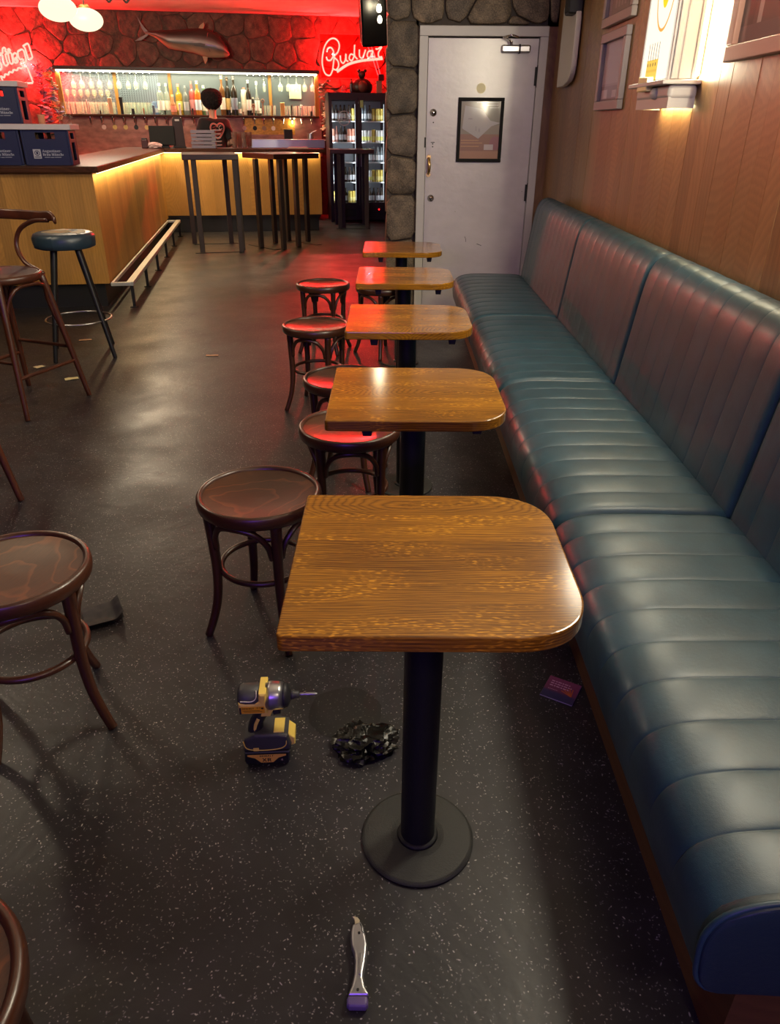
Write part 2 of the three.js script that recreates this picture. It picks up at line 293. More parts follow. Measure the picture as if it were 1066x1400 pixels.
structure('trim_1', triUV(box(0.07, 2.07, 0.05, 1.166, 1.035, -6.325), 'y'), M.planks[3]);
structure('wall_passage', triUV(box(1.3, CEIL, 0.2, 0.7, CEIL / 2, -14.9), 'x'), M.darkPaint);
/* right wall: upright boards */
{
  const w = structure('wall_right', triUV(box(0.2, CEIL, 9.8, 1.315, CEIL / 2, -1.6), 'z'), M.darkBrown);
  const G = [0, 1, 2, 3, 4, 5].map((i) => triUV(rbox(0.014, CEIL - 0.01, 0.1093, 0.0012, 0, 0, 0, 1), 'y', i * 0.63, i * 0.37 + 0.11));
  for (let i = 0, z = -6.3; z < 3.15; z += 0.11, i++) { const b = part(w, i ? 'plank_' + String(i).padStart(3, '0') : 'plank', G[(i * 5 + (i >> 2)) % 6], M.planks[(rnd() * 5) | 0]); b.position.set(1.207 + rr(-0.001, 0.001), CEIL / 2, z + 0.055); }
}
/* ------------------------------------------------------------ the door */
{
  const d = structure('door_1'); d.position.set(0, 0, -6.3);
  part(d, 'door_frame', merge([rbox(0.062, 2.006, 0.12, 0.004, 0.231, 1.003, -0.02), rbox(0.058, 2.006, 0.12, 0.004, 1.101, 1.003, -0.02), rbox(0.93, 0.063, 0.12, 0.004, 0.665, 2.038, -0.02), box(0.02, 2.0, 0.03, 0.268, 1.0, -0.035), box(0.02, 2.0, 0.03, 1.066, 1.0, -0.035)]), M.white);
  part(d, 'door_leaf', triUV(rbox(0.804, 1.995, 0.045, 0.004, 0.667, 1.0, -0.012), 'y'), M.doorPaint);
  const c = part(d, 'door_closer', rbox(0.21, 0.05, 0.045, 0.012, 0.9, 1.93, 0.034), M.steel, 'brushed metal door closer at the top of the leaf');
  part(c, 'closer_arm', merge([sweep([[0.86, 1.955, 0.06], [0.84, 1.985, 0.08], [0.8, 2.0, 0.05]], 0.007, { m: 6, n: 8 }), sweep([[0.8, 2.0, 0.05], [0.86, 2.01, 0.075], [0.91, 2.0, 0.06]], 0.007, { m: 6, n: 8 }), cyl(0.012, 0.012, 0.03, 0.86, 1.965, 0.05)]), M.chrome);
  part(c, 'closer_clip', box(0.012, 0.056, 0.05, 0.925, 1.93, 0.035), M.castIron);
  part(d, 'pull_handle', merge([sweep([[0.291, 1.215, 0.01], [0.292, 1.205, 0.04], [0.295, 1.16, 0.058], [0.292, 1.11, 0.04], [0.291, 1.1, 0.01]], (t) => 0.008 + 0.004 * Math.sin(t * Math.PI), { m: 10, n: 20 }), cyl(0.016, 0.018, 0.006).rotateX(Math.PI / 2).translate(0.291, 1.218, 0.014), cyl(0.016, 0.018, 0.006).rotateX(Math.PI / 2).translate(0.291, 1.095, 0.014)]), M.brass, 'worn brass pull handle');
  const lock = lathe([[0, 0.022], [0.012, 0.022], [0.013, 0.016], [0.022, 0.012], [0.027, 0.004], [0.028, 0]], 24).rotateX(Math.PI / 2);
  for (const y of [1.52, 0.925]) { const l = part(d, 'lock', lock, M.chrome); l.position.set(0.315, y, 0.01); part(l, 'keyhole', box(0.003, 0.012, 0.002, 0, 0, 0.0225), M.black); }
  for (const y of [1.455, 1.31, 1.29]) { const k = part(d, 'keyhole', cyl(0.005, 0.005, 0.003, 0, 0, 0, 10).rotateX(Math.PI / 2), M.black); k.position.set(0.318, y, 0.0105); }
  part(d, 'bolt_slot', box(0.03, 0.005, 0.003, 0.318, 1.32, 0.0105), M.black);
  part(d, 'latch_plate', box(0.012, 0.07, 0.004, 0.258, 1.32, 0.041), M.castIron);
  for (const y of [1.76, 0.97]) { const h = part(d, 'hinge', merge([cyl(0.008, 0.008, 0.13, 0, 0, 0, 12), cyl(0.006, 0.006, 0.145, 0, 0, 0, 8), box(0.02, 0.12, 0.004, -0.01, 0, -0.006)]), M.castIron); h.position.set(1.074, y, 0.024); }
  for (const [x0, y0, x1, y1] of [[0.6, 0.64, 0.61, 0.6], [0.7, 0.585, 0.74, 0.57], [0.51, 0.83, 0.515, 0.827], [1.03, 0.98, 1.034, 0.978]]) part(d, 'scratch', sweep([[x0, y0, 0.0106], [(x0 + x1) / 2 + 0.004, (y0 + y1) / 2, 0.0106], [x1, y1, 0.0106]], 0.0016, { n: 5, m: 4 }), M.darkBrown, 'dark scratch in the paint');
  single('round_sticker', 'small yellow round sticker on the white door above the poster', 'sticker', cyl(0.034, 0.034, 0.002, 0, 0, 0, 32).rotateX(Math.PI / 2), std(hex(0xf7e584), 0.45), V(0.665, 1.682, -6.2885));
  const p = thing('poster_frame', 'black framed poster hung on the white door', 'poster', V(0.673, 1.404, -6.289));
  const W = 0.345, H = 0.436, b = 0.024;
  for (const [w, h, x, y] of [[W, b, 0, H / 2 - b / 2], [W, b, 0, -H / 2 + b / 2], [b, H - 2 * b, -W / 2 + b / 2, 0], [b, H - 2 * b, W / 2 - b / 2, 0]]) part(p, 'frame_rail', rbox(w, h, 0.02, 0.004, x, y, 0.011), M.tillBlack);
  const art = canvasTex(384, 512, (c, w, h) => {
    c.fillStyle = '#86766a'; c.fillRect(0, 0, w, h); c.fillStyle = '#7d7468'; c.beginPath(); c.ellipse(300, 120, 130, 90, 0.3, 0, 7); c.fill();
    c.fillStyle = '#8d5d4c'; c.fillRect(0, 290, w, 222); c.fillStyle = '#a5735a'; c.fillRect(0, 440, w, 72);
    c.fillStyle = '#aaa2a6'; c.beginPath(); c.moveTo(40, 40); c.lineTo(200, 70); c.lineTo(290, 170); c.lineTo(384, 190); c.lineTo(300, 220); c.lineTo(180, 330); c.lineTo(20, 240); c.closePath(); c.fill();
    c.fillStyle = '#8f878e'; c.fillRect(75, 150, 40, 10); c.fillRect(150, 220, 8, 40); c.fillRect(180, 240, 10, 30);
    c.fillStyle = '#90505a'; c.beginPath(); c.ellipse(350, 370, 60, 60, 0, 0, 7); c.fill(); c.fillStyle = '#b6a7ad'; c.fillRect(240, 380, 90, 50);
    c.strokeStyle = '#d8d0cc'; c.lineWidth = 5; for (const [x, y, L] of [[150, 14, 210], [210, 36, 150], [280, 58, 90]]) { c.setLineDash([9, 6]); c.beginPath(); c.moveTo(x, y); c.lineTo(x + L, y); c.stroke(); }
    c.strokeStyle = '#d99a5e'; c.lineWidth = 7; for (const [x, y, L] of [[15, 345, 170], [15, 368, 210], [15, 398, 180]]) { c.beginPath(); c.moveTo(x, y); c.lineTo(x + L, y); c.stroke(); }
  });
  part(p, 'poster_print', new THREE.PlaneGeometry(W - 2 * b + 0.004, H - 2 * b + 0.004).translate(0, 0, 0.006), phys({ map: art, roughness: 0.4, clearcoat: 0.6, clearcoatRoughness: 0.08 }));
}

/* ============================================================ the bar */
{
  const t = thing('bar_counter', 'long oak fronted bar counter with a dark wooden top on the left', 'bar counter', bar(0, 0, 0), TURN);
  const outline = (o) => [[-3.4, -o], [o, -o], [o, 5.1 - o], [2.27 + o, 5.1 - o], [2.27 + o, 5.72], [-0.58, 5.72], [-0.58, 0.6], [-3.4, 0.6]];
  part(t, 'core', poly(outline(-0.02), 0.86).rotateX(-Math.PI / 2).translate(0, 0.2, 0), M.darkBrown);
  part(t, 'kick_board', poly(outline(-0.05), 0.21).rotateX(-Math.PI / 2), M.black);
  part(t, 'counter_top', triUV(poly(outline(0.065), 0.05, 0.008).rotateX(-Math.PI / 2).translate(0, 1.075, 0), 'z'), M.counter);
  const G = {}; const plankGeo = (w, y0, k) => G[w + '_' + y0 + '_' + k] ??= triUV(rbox(w - 0.0004, 1.074 - y0, 0.022, 0.0006, 0, (1.074 + y0) / 2, 0, 1), 'y', k * 0.4, k * 0.27);
  let n = 0; const plank = (w, y0, x, z, ry) => { const m = part(t, n ? 'plank_' + String(n).padStart(3, '0') : 'plank', plankGeo(w, y0, (rnd() * 4) | 0), M.barPlanks[(rnd() * 4) | 0]); m.position.set(x, 0, z); m.rotation.y = ry; n++; };
  for (let i = 0; i < 16; i++) plank(0.1, 0.2, -0.05 - i * 0.1, -0.011, 0);
  for (let i = 0; i < 32; i++) plank(0.16, 0.2, -0.011, -0.08 - i * 0.159375, Math.PI / 2);
  for (let i = 0; i < 13; i++) plank(0.1746, 0.235, 0.0873 + i * 0.1746, -5.089, 0);
  part(t, 'corner_bead', merge([box(0.008, 0.86, 0.008, 0.001, 0.64, -0.001)]), M.barPlanks[2]);
  part(t, 'led_strip', merge([box(0.014, 0.008, 4.98, 0.038, 1.071, -2.52), box(2.2, 0.008, 0.014, 1.15, 1.071, -5.045)]), glow(LEDWARM, 5), 'warm light strip under the counter edge');
  areaLight(LEDWARM, POWER.ledBar, 0.02, 4.98, bar(0.038, 1.064, 2.52), bar(0.038, 0, 2.52), V(-BS, 0, -BC));
  areaLight(LEDWARM, POWER.ledBar, 0.02, 2.2, bar(1.15, 1.064, 5.045), bar(1.15, 0, 5.045), V(BC, 0, -BS));
  /* foot rail */
  const r = thing('foot_rail', 'long steel foot rail on short legs along the bar', 'foot rail', bar(0, 0, 0), TURN);
  part(r, 'outer_bar', rbox(0.06, 0.035, 4.75, 0.004, 0.175, 0.2, -2.34), M.brushed);
  part(r, 'inner_bar', rbox(0.02, 0.03, 4.75, 0.004, 0.028, 0.2, -2.34), M.brushed);
  for (const z of [0.03, -4.7]) part(r, 'end_bar', rbox(0.165, 0.03, 0.03, 0.004, 0.1, 0.2, z), M.brushed);
  for (let i = 0; i < 6; i++) { const l = part(r, 'leg', merge([box(0.026, 0.19, 0.026, 0.185, 0.095, 0), rbox(0.07, 0.008, 0.06, 0.003, 0.185, 0.004, 0)]), M.black); l.position.z = 0.02 - i * 0.93; }
}
/* back bar: shelf niche with lit top, tap wall and back counter */
const SH0 = onBack(75, 93, 7.12), SH1 = onBack(434, 102, 7.12), SHB = onBack(250, 155.5, 7.12)[1], SHT = 2.17;
{
  const t = thing('back_bar_shelf', 'lit back bar shelf with a pale strip light along its top', 'shelf', bar(0, 0, 7.4), TURN);
  const x0 = SH0[0], x1 = SH1[0], L = x1 - x0, xm = (x0 + x1) / 2;
  const back = tex(1024, 256, (u, v) => {
    const a = u * 110, b = v * 20, s = Math.sin(a * 3.1 + Math.sin(b * 6.2)) * Math.sin(b * 6.2 + (Math.floor(a) % 2) * 3.1), k = u > 0.22 && u < 0.37 ? (s > 0 ? 0.95 : 0.42) : u < 0.22 ? 0.85 + 0.35 * N(u * 160, v * 30) : 0.62;
    return u < 0.37 ? [0.5 * k, 0.56 * k, 0.6 * k] : [0.6 * k, 0.66 * k, 0.66 * k];
  });
  part(t, 'back_panel', new THREE.PlaneGeometry(L, SHT - SHB).translate(xm, (SHT + SHB) / 2, 0.03), std(0xffffff, 0.35, 0.15, { map: back }), 'pale glazed panel, patterned at the left');
  part(t, 'top_board', rbox(L + 0.06, 0.05, 0.34, 0.004, xm, SHT + 0.03, 0.15), M.darkBrown);
  part(t, 'shelf_board', rbox(L + 0.02, 0.028, 0.3, 0.004, xm, SHB - 0.014, 0.15), M.counter);
  const post = triUV(rbox(0.07, SHT - SHB + 0.03, 0.06, 0.004, 0, (SHT + SHB) / 2, 0), 'y');
  const postM = std(hex(0xd9bf74), 0.6, 0, { map: barMap });
  for (const x of [x0 + 0.02, x1 - 0.02]) { const p = part(t, 'post', post, postM); p.position.set(x, 0, 0.26); }
  const slim = triUV(box(0.05, SHT - SHB, 0.02, 0, (SHT + SHB) / 2, 0), 'y');
  for (const px of [152, 226, 365]) { const p = part(t, 'batten', slim, postM); p.position.set(onBack(px, 120, 7.36)[0], 0, 0.042); }
  part(t, 'glass_rack', merge([...Array(14).keys()].map((i) => box(0.012, 0.012, 0.26, x0 + 0.12 + i * 0.1, SHT - 0.025, 0.15))), M.steel);
  part(t, 'glass_rack', merge([...Array(11).keys()].map((i) => box(0.012, 0.012, 0.26, x1 - 0.14 - i * 0.1, SHT - 0.025, 0.15))), M.steel);
  const pf = part(t, 'notice', rbox(0.2, 0.21, 0.012, 0.003), std(hex(0xd8cf8a), 0.6), 'pale yellow framed notice at the back of the shelf'); const q = onBack(401, 125, 7.35); pf.position.set(q[0], q[1], 0.05);
  part(pf, 'notice_sheet', box(0.16, 0.17, 0.004, 0, 0, 0.006), std(hex(0xb5ae74), 0.7));
  part(t, 'led_strip', rbox(L - 0.02, 0.024, 0.02, 0.006, xm, SHT - 0.008, 0.295), glow(LED, 5), 'glowing pale strip light');
  areaLight(LED, POWER.ledShelf, L - 0.05, 0.05, bar(xm, SHT - 0.024, 7.4 - 0.29), bar(xm, SHT - 0.8, 7.4 - 0.2));
  /* tap wall */
  const copper = tex(512, 256, (u, v) => { const s = 1 + 0.35 * fbm(u * 30, v * 9, 4.2, 4); return [0.62 * s, 0.42 * s, 0.37 * s]; });
  const w = thing('tap_wall', 'worn copper coloured panel carrying the beer taps under the lit shelf', 'panel', bar(0, 0, 7.4), TURN);
  part(w, 'copper_panel', box(L + 0.1, SHB - 0.03 - 0.95, 0.03, xm, (SHB - 0.03 + 0.95) / 2, 0.11), std(0xffffff, 0.4, 0.45, { map: copper }));
  const right = tex(256, 128, (u, v) => { const s = 1 + 0.3 * fbm(u * 20, v * 9, 8.2, 3); return [0.78 * s, 0.55 * s, 0.25 * s]; });
  part(w, 'lit_gold_panel', box(0.85, 0.24, 0.006, onBack(361, 160, 7.29)[0], SHB - 0.16, 0.128), std(0xffffff, 0.36, 0.7, { map: right }), 'panel behind the right hand taps with golden light painted in');  // golden light on the tap wall, put into this panel's colour
  part(w, 'tap_lamp', lathe([[0, 0.025], [0.03, 0.022], [0.045, 0.008], [0.046, 0]], 24).rotateX(Math.PI).translate(onBack(395, 160, 7.2)[0], SHB - 0.028, 0.2), glow([1, 0.85, 0.45], 5));
  pointLight([1, 0.82, 0.4], POWER.tapGlow, bar(onBack(395, 160, 7.2)[0], SHB - 0.1, 7.14), 2);
  /* lower back counter */
  const c = thing('back_counter', 'low back counter below the beer taps behind the bar', 'counter', bar(0, 0, 7.4), TURN);
  part(c, 'cabinet', triUV(box(L, 0.9, 0.55, xm - 0.06, 0.45, 0.33), 'y'), M.darkBrown);
  part(c, 'worktop', triUV(rbox(L + 0.02, 0.04, 0.6, 0.004, xm - 0.06, 0.925, 0.34), 'x'), std(hex(0x8a4a34), 0.35, 0.5));
  part(c, 'drip_tray', rbox(1.2, 0.03, 0.3, 0.006, 1.6, 0.958, 0.36), M.steel);
}

/* ============================================================ tables, bench, stools */
{
  const s = new THREE.Shape(), a = -0.24, b = 0.25, h = 0.24, r = 0.125, q = 0.012;
  s.moveTo(a + q, -h); s.lineTo(b - r, -h); s.bezierCurveTo(b - r * 0.35, -h, b, -h + r * 0.4, b, -h + r); s.lineTo(b, h - r); s.bezierCurveTo(b, h - r * 0.4, b - r * 0.35, h, b - r, h); s.lineTo(a + q, h);
  s.quadraticCurveTo(a, h, a, h - q); s.lineTo(a, -h + q); s.quadraticCurveTo(a, -h, a + q, -h);
  const top = new THREE.ExtrudeGeometry(s, { depth: 0.022, bevelEnabled: true, bevelThickness: 0.004, bevelSize: 0.004, bevelOffset: -0.004, bevelSegments: 3, curveSegments: 20 }).rotateX(-Math.PI / 2).translate(0, 0.724, 0);
  const t = new THREE.Group();
  part(t, 'tabletop', triUV(top, 'x', 0.25, 0.25), M.oak);
  part(t, 'column', cyl(0.038, 0.038, 0.7, 0, 0.36, 0, 40), M.blackMetal);
  part(t, 'base_disc', lathe([[0, 0.014], [0.045, 0.014], [0.06, 0.013], [0.118, 0.011], [0.126, 0.006], [0.126, 0.0005], [0, 0.0005]], 56), M.castIron);
  part(t, 'collar', lathe([[0.038, 0.022], [0.044, 0.02], [0.046, 0.014], [0.038, 0.013]], 32), M.blackMetal);
  part(t, 'mounting_plate', merge([rbox(0.3, 0.012, 0.05, 0.003, 0, 0.714, 0), rbox(0.05, 0.012, 0.3, 0.003, 0, 0.714, 0)]), M.blackMetal);
  for (const [x, z] of [[-0.13, 0.17], [0.17, 0.15], [-0.13, -0.17], [0.17, -0.15]]) part(t, 'corner_block', poly([[-0.018, 0], [0.018, 0], [0.012, -0.035], [-0.012, -0.035]], 0.03, 0.002).translate(x, 0.72, z - 0.015), M.black);
  t.userData = { category: 'table', group: 'oak tables along the blue bench' };
  const say = ['nearest oak table, the one beside the power driver on the floor', 'second oak table from the front, with two red reflecting stools at its left corner', 'middle one of the five oak tables along the blue bench', 'fourth oak table from the front, just before the far end of the bench', 'farthest and smallest looking oak table, in front of the white door'];
  [-1.125, -2.035, -2.965, -3.91, -4.9].forEach((z, i) => {
    const c = t.clone(); c.name = numbered('cafe_table'); c.position.set(0.07, 0, z); c.userData = { ...t.userData, label: say[i] }; scene.add(c);
    c.children[0].geometry = triUV(top.clone(), 'x', 0.25 + i * 0.37, 0.25 + i * 0.3);
  });
}
/* ------------------------------------------------------------ upholstered bench */
{
  const bench = thing('upholstered_bench', 'long dark teal leather bench with channel stitching along the wooden wall', 'bench', V(0, 0, 0));
  const Z = [-0.655, -1.83, -3.04, -4.25, -5.57], CH = [10, 10, 10, 11];
  const seatP = [[0.985, 0.40], [0.972, 0.45], [0.945, 0.467], [0.8, 0.475], [0.66, 0.476], [0.57, 0.472], [0.515, 0.46], [0.478, 0.435], [0.462, 0.395], [0.462, 0.35], [0.468, 0.305], [0.48, 0.278], [0.5, 0.263], [0.54, 0.26]];
  const backP = [[0.955, 0.43], [0.965, 0.5], [0.985, 0.65], [1.006, 0.8], [1.02, 0.89], [1.034, 0.94], [1.06, 0.978], [1.095, 0.992], [1.14, 0.985], [1.172, 0.955], [1.18, 0.9]];
  const profile = (pts, n) => new THREE.CatmullRomCurve3(pts.map((p) => V(p[0], p[1], 0)), false, 'centripetal').getSpacedPoints(n);
  function cushion(pts, n, z0, z1, ch, ampAt, side) {
    const pr = profile(pts, n), pos = [], uv = [], idx = [], zs = []; const pitch = (z1 - z0) / ch;
    const F = [0, 0.012, 0.03, 0.06, 0.12, 0.25, 0.42, 0.58, 0.75, 0.88, 0.94, 0.97, 0.988];
    for (let c = 0; c < ch; c++) for (const f of F) zs.push([z0 + (c + f) * pitch, c, f]); zs.push([z1, ch - 1, 1]);
    let s = 0;
    for (let i = 0; i <= n; i++) {
      const p = pr[i], a = pr[Math.max(0, i - 1)], b = pr[Math.min(n, i + 1)]; let nx = (b.y - a.y) * side, ny = -(b.x - a.x) * side; const L = Math.hypot(nx, ny) || 1; nx /= L; ny /= L; if (i) s += p.distanceTo(pr[i - 1]);
      const am = ampAt(i / n, p);
      for (const [z, c, f] of zs) {
        const e = Math.min(f, 1 - f) * 2, edge = (c === 0 && f < 0.5) || (c === ch - 1 && f > 0.5);
        let hgt = am * (Math.pow(1 - Math.pow(1 - e, 3), 0.6)) - am; const za = Math.min(z0 > -0.7 ? 9 : Math.abs(z - z0), z1 < -5.5 ? 9 : Math.abs(z1 - z));
        hgt -= 0.03 * Math.pow(clamp(1 - za / 0.02), 1.6);
        hgt += 0.0028 * fbm(z * 9, s * 6 + c * 5, 3.3, 2) * (am > 0 ? 1 : 0.4);
        pos.push(p.x + nx * hgt, p.y + ny * hgt, z); uv.push(z, s);
      }
    }
    const m = zs.length; for (let i = 0; i < n; i++) for (let j = 0; j < m - 1; j++) { const a = i * m + j, b = a + m; if (side > 0) idx.push(a, a + 1, b, b, a + 1, b + 1); else idx.push(a, b, a + 1, b, b + 1, a + 1); }
    const g = new THREE.BufferGeometry(); g.setAttribute('position', new THREE.Float32BufferAttribute(pos, 3)); g.setAttribute('uv', new THREE.Float32BufferAttribute(uv, 2)); g.setIndex(idx); g.computeVertexNormals(); return g;
  }
  for (let k = 0; k < 4; k++) {
    part(bench, 'seat_cushion', cushion(seatP, 56, Z[k], Z[k + 1], CH[k], (t, p) => 0.0045 * smooth(0.36, 0.43, p.y) * (p.x < 0.95 ? 1 : 0.3), 1), M.leather);
    part(bench, 'back_cushion', cushion(backP, 40, Z[k], Z[k + 1], CH[k], (t) => 0.003 * smooth(0.0, 0.08, t), -1), M.leather);
  }
  const cap = (pts, z, w, mat, name) => { const pr = profile(pts, 70).map((p) => [p.x, p.y]); return part(bench, name, toCreasedNormals(poly(pr, w, 0.008, 4), 0.7).translate(0, 0, z), mat); };
  const sp = [...seatP, [1.15, 0.26], [1.15, 0.40]], bp = [...backP, [1.18, 0.43]];
  for (const [z, n] of [[-0.672, 'end_panel'], [-5.578, 'end_panel']]) { cap(sp, z, 0.03, M.leatherEnd, n); cap(bp, z, 0.03, M.leatherEnd, n); }
  part(bench, 'piping', sweep(profile(seatP, 30).map((p) => V(p.x - 0.001, p.y + 0.001, -0.651)), 0.005, { n: 60, m: 8 }), M.leather);
  part(bench, 'piping', sweep(profile(backP, 24).map((p) => V(p.x, p.y + 0.001, -0.651)), 0.005, { n: 50, m: 8 }), M.leather);
  part(bench, 'wooden_base', triUV(box(0.62, 0.27, 4.88, 0.878, 0.135, -3.125), 'z'), std([0.34, 0.26, 0.22], 0.5, 0, { map: wallMap }), 'reddish brown wooden base set back under the seat');
  part(bench, 'back_frame', box(0.02, 0.7, 4.86, 1.187, 0.6, -3.125), M.darkBrown);
}
/* ------------------------------------------------------------ bentwood stools */
const ringPts = (R, y, n = 12) => [...Array(n).keys()].map((i) => V(Math.cos(i / n * 6.2832) * R, y, Math.sin(i / n * 6.2832) * R));
{
  const t = new THREE.Group();
  const seat = lathe([[0, 0.447], [0.06, 0.449], [0.12, 0.455], [0.165, 0.4625], [0.168, 0.46]], 56); { const p = seat.attributes.position, uv = new Float32Array(p.count * 2); for (let i = 0; i < p.count; i++) { uv[i * 2] = p.getX(i) * 2.6 + 0.5; uv[i * 2 + 1] = p.getZ(i) * 2.6 + 0.5; } seat.setAttribute('uv', new THREE.BufferAttribute(uv, 2)); }
  part(t, 'seat', seat, M.seat);
  part(t, 'seat_rim', lathe([[0.15, 0.43], [0.178, 0.43], [0.184, 0.436], [0.186, 0.452], [0.184, 0.465], [0.178, 0.4715], [0.171, 0.4705], [0.166, 0.4635], [0.1655, 0.455], [0.15, 0.45]], 64), M.bent);
  for (let i = 0; i < 4; i++) {
    const a = i * Math.PI / 2, c = Math.cos(a), s = Math.sin(a), P = (r, y, da = 0) => V(Math.cos(a + da) * r, y, Math.sin(a + da) * r);
    part(t, 'leg', sweep([P(0.157, 0.436), P(0.152, 0.33), P(0.15, 0.22), P(0.16, 0.12), P(0.182, 0.045), P(0.2, 0.002)], (k) => mix(0.0175, 0.0125, k), { n: 22, m: 12 }), M.bent);
    part(t, 'brace', sweep([P(0.147, 0.315, 0.1), P(0.15, 0.36, 0.17), P(0.152, 0.402, 0.4), P(0.155, 0.417, 0.785), P(0.152, 0.402, 1.17), P(0.15, 0.36, 1.4), P(0.147, 0.315, 1.47)], 0.0095, { n: 26, m: 8 }), M.bent);
  }
  part(t, 'foot_hoop', sweep(ringPts(0.134, 0.225, 16), 0.0095, { n: 56, m: 10, closed: true }), M.bent);
  t.userData = { category: 'stool' };
  for (const [x, z, a, l] of [
    [-0.925, -1.52, 17, 'low bentwood stool cut off by the left edge, its seat glowing reddish brown'],
    [-0.385, -1.95, 65, 'low bentwood stool directly left of the nearest oak table'],
    [-0.145, -2.5, 40, 'low bentwood stool tucked under the second oak table corner, seat glowing red'],
    [-0.19, -3.07, 60, 'low bentwood stool half hidden behind the second oak table, red seat edge showing'],
    [-0.405, -4.02, 62, 'low bentwood stool left of the middle oak table, dark legs on open floor'],
    [-0.464, -5.2, 60, 'farthest low bentwood stool standing free at the left of the tables'],
    [-0.05, -5.13, 95, 'low bentwood stool mostly hidden behind the fourth oak table, arched legs showing'],
    [-0.64, -0.5, 30, 'low bentwood stool of which only a rim shows in the lower left corner'],
  ]) { const c = t.clone(); c.name = numbered('bentwood_stool'); c.position.set(x, 0, z); c.rotation.y = -a * Math.PI / 180; c.userData = { ...t.userData, label: l }; scene.add(c); }
}
/* bentwood bar chairs with arms; made facing +x */
{
  const t = thing('bar_chair', 'tall bentwood bar chair with curved arms at the left before the bar', 'bar chair', V(-2.09, 0, -4.04), -0.38);
  part(t, 'seat', lathe([[0, 0.716], [0.15, 0.718], [0.19, 0.723], [0.2, 0.722], [0.2, 0.705], [0, 0.7]], 48), phys({ color: lin([0.06, 0.03, 0.032]), roughness: 0.45, clearcoat: 0.3 }), 'dark padded looking round seat');
  part(t, 'seat_rim', lathe([[0.17, 0.685], [0.205, 0.685], [0.213, 0.7], [0.213, 0.718], [0.205, 0.727], [0.198, 0.724], [0.19, 0.7]], 56), M.bentRed);
  const legs = [[0.235, 0.235], [0.235, -0.235], [-0.235, 0.235], [-0.235, -0.235]], at = ([x, z], y) => { const k = mix(1, 0.62, y / 0.7); return V(x * k, y, z * k); };
  for (const l of legs) part(t, 'leg', sweep([at(l, 0.7), at(l, 0.45), at(l, 0.2), at(l, 0.003)], (k) => mix(0.02, 0.014, k), { n: 18, m: 12 }), M.bentRed);
  for (const [a, b, y] of [[0, 1, 0.22], [2, 3, 0.22], [0, 2, 0.3], [1, 3, 0.3]]) { const p = at(legs[a], y), q = at(legs[b], y); part(t, 'stretcher', sweep([p, p.clone().lerp(q, 0.5), q], 0.0105, { n: 6, m: 8 }), M.bentRed); }
  for (const [a, b] of [[0, 1], [0, 2], [1, 3], [2, 3]]) { const p = at(legs[a], 0.32), q = at(legs[b], 0.32), p2 = at(legs[a], 0.58), q2 = at(legs[b], 0.58), m = p.clone().lerp(q, 0.5).setY(0.675); part(t, 'brace', sweep([p, p2.lerp(q, 0.06), m.clone().lerp(p, 0.5).setY(0.66), m, m.clone().lerp(q, 0.5).setY(0.66), q2.lerp(p, 0.06), q], 0.0095, { n: 28, m: 8 }), M.bentRed); }
  const rail = []; for (let i = 0; i <= 16; i++) { const a = Math.PI * (0.5 + i / 16); rail.push(V(Math.cos(a) * 0.29 - 0.02, 0.985 + 0.03 * Math.pow(Math.max(0, -Math.cos(a)), 3), Math.sin(a) * 0.275)); }
  const R = [V(0.2, 0.968, 0.262), V(0.17, 0.985, 0.275), V(0.09, 0.983, 0.277), ...rail, V(0.09, 0.983, -0.277), V(0.17, 0.985, -0.275), V(0.2, 0.968, -0.262)];
  const C = new THREE.CatmullRomCurve3(R), P = [], I = [], n = 80, sec = [...Array(12).keys()].map((i) => { const a = i / 12 * 6.2832, c = Math.cos(a), s = Math.sin(a); return [Math.sign(c) * Math.pow(Math.abs(c), 0.6) * 0.012, Math.sign(s) * Math.pow(Math.abs(s), 0.6) * 0.026]; });
  for (let i = 0; i <= n; i++) { const p = C.getPointAt(i / n), q = C.getTangentAt(i / n), L = Math.hypot(q.x, q.z), nx = -q.z / L, nz = q.x / L, e = i < 3 || i > n - 3 ? 0.75 : 1; for (const [a, b] of sec) P.push(p.x + nx * a * e, p.y + b * e, p.z + nz * a * e); }
  for (let i = 0; i < n; i++) for (let j = 0; j < 12; j++) { const a = i * 12 + j, b = i * 12 + (j + 1) % 12; I.push(a, a + 12, b, b, a + 12, b + 12); }
  for (const r of [0, n]) for (let j = 1; j < 11; j++) r ? I.push(r * 12, r * 12 + j + 1, r * 12 + j) : I.push(0, j, j + 1);
  const rg = new THREE.BufferGeometry(); rg.setAttribute('position', new THREE.Float32BufferAttribute(P, 3)); rg.setIndex(I); rg.computeVertexNormals(); part(t, 'arm_rail', triUV(rg, 'z'), M.bentRed);
  for (const s of [1, -1]) part(t, 'arm_support', sweep([V(0.14, 0.965, 0.272 * s), V(0.03, 0.955, 0.27 * s), V(-0.07, 0.9, 0.258 * s), V(-0.09, 0.82, 0.24 * s), V(-0.04, 0.745, 0.225 * s), V(0.06, 0.708, 0.21 * s), V(0.14, 0.705, 0.165 * s)], 0.0125, { n: 36, m: 10 }), M.bentRed);
  part(t, 'back_hoop', sweep([V(-0.17, 0.7, 0.12), V(-0.25, 0.85, 0.13), V(-0.31, 1.05, 0.11), V(-0.325, 1.1, 0), V(-0.31, 1.05, -0.11), V(-0.25, 0.85, -0.13), V(-0.17, 0.7, -0.12)], 0.0125, { n: 36, m: 10 }), M.bentRed);
  copyOf(t, 'bar_chair', 'bar chair of which only one foot shows at the left edge, nearer than the stools', V(-1.573 - 0.332, 0, -2.79), 0.785);
}
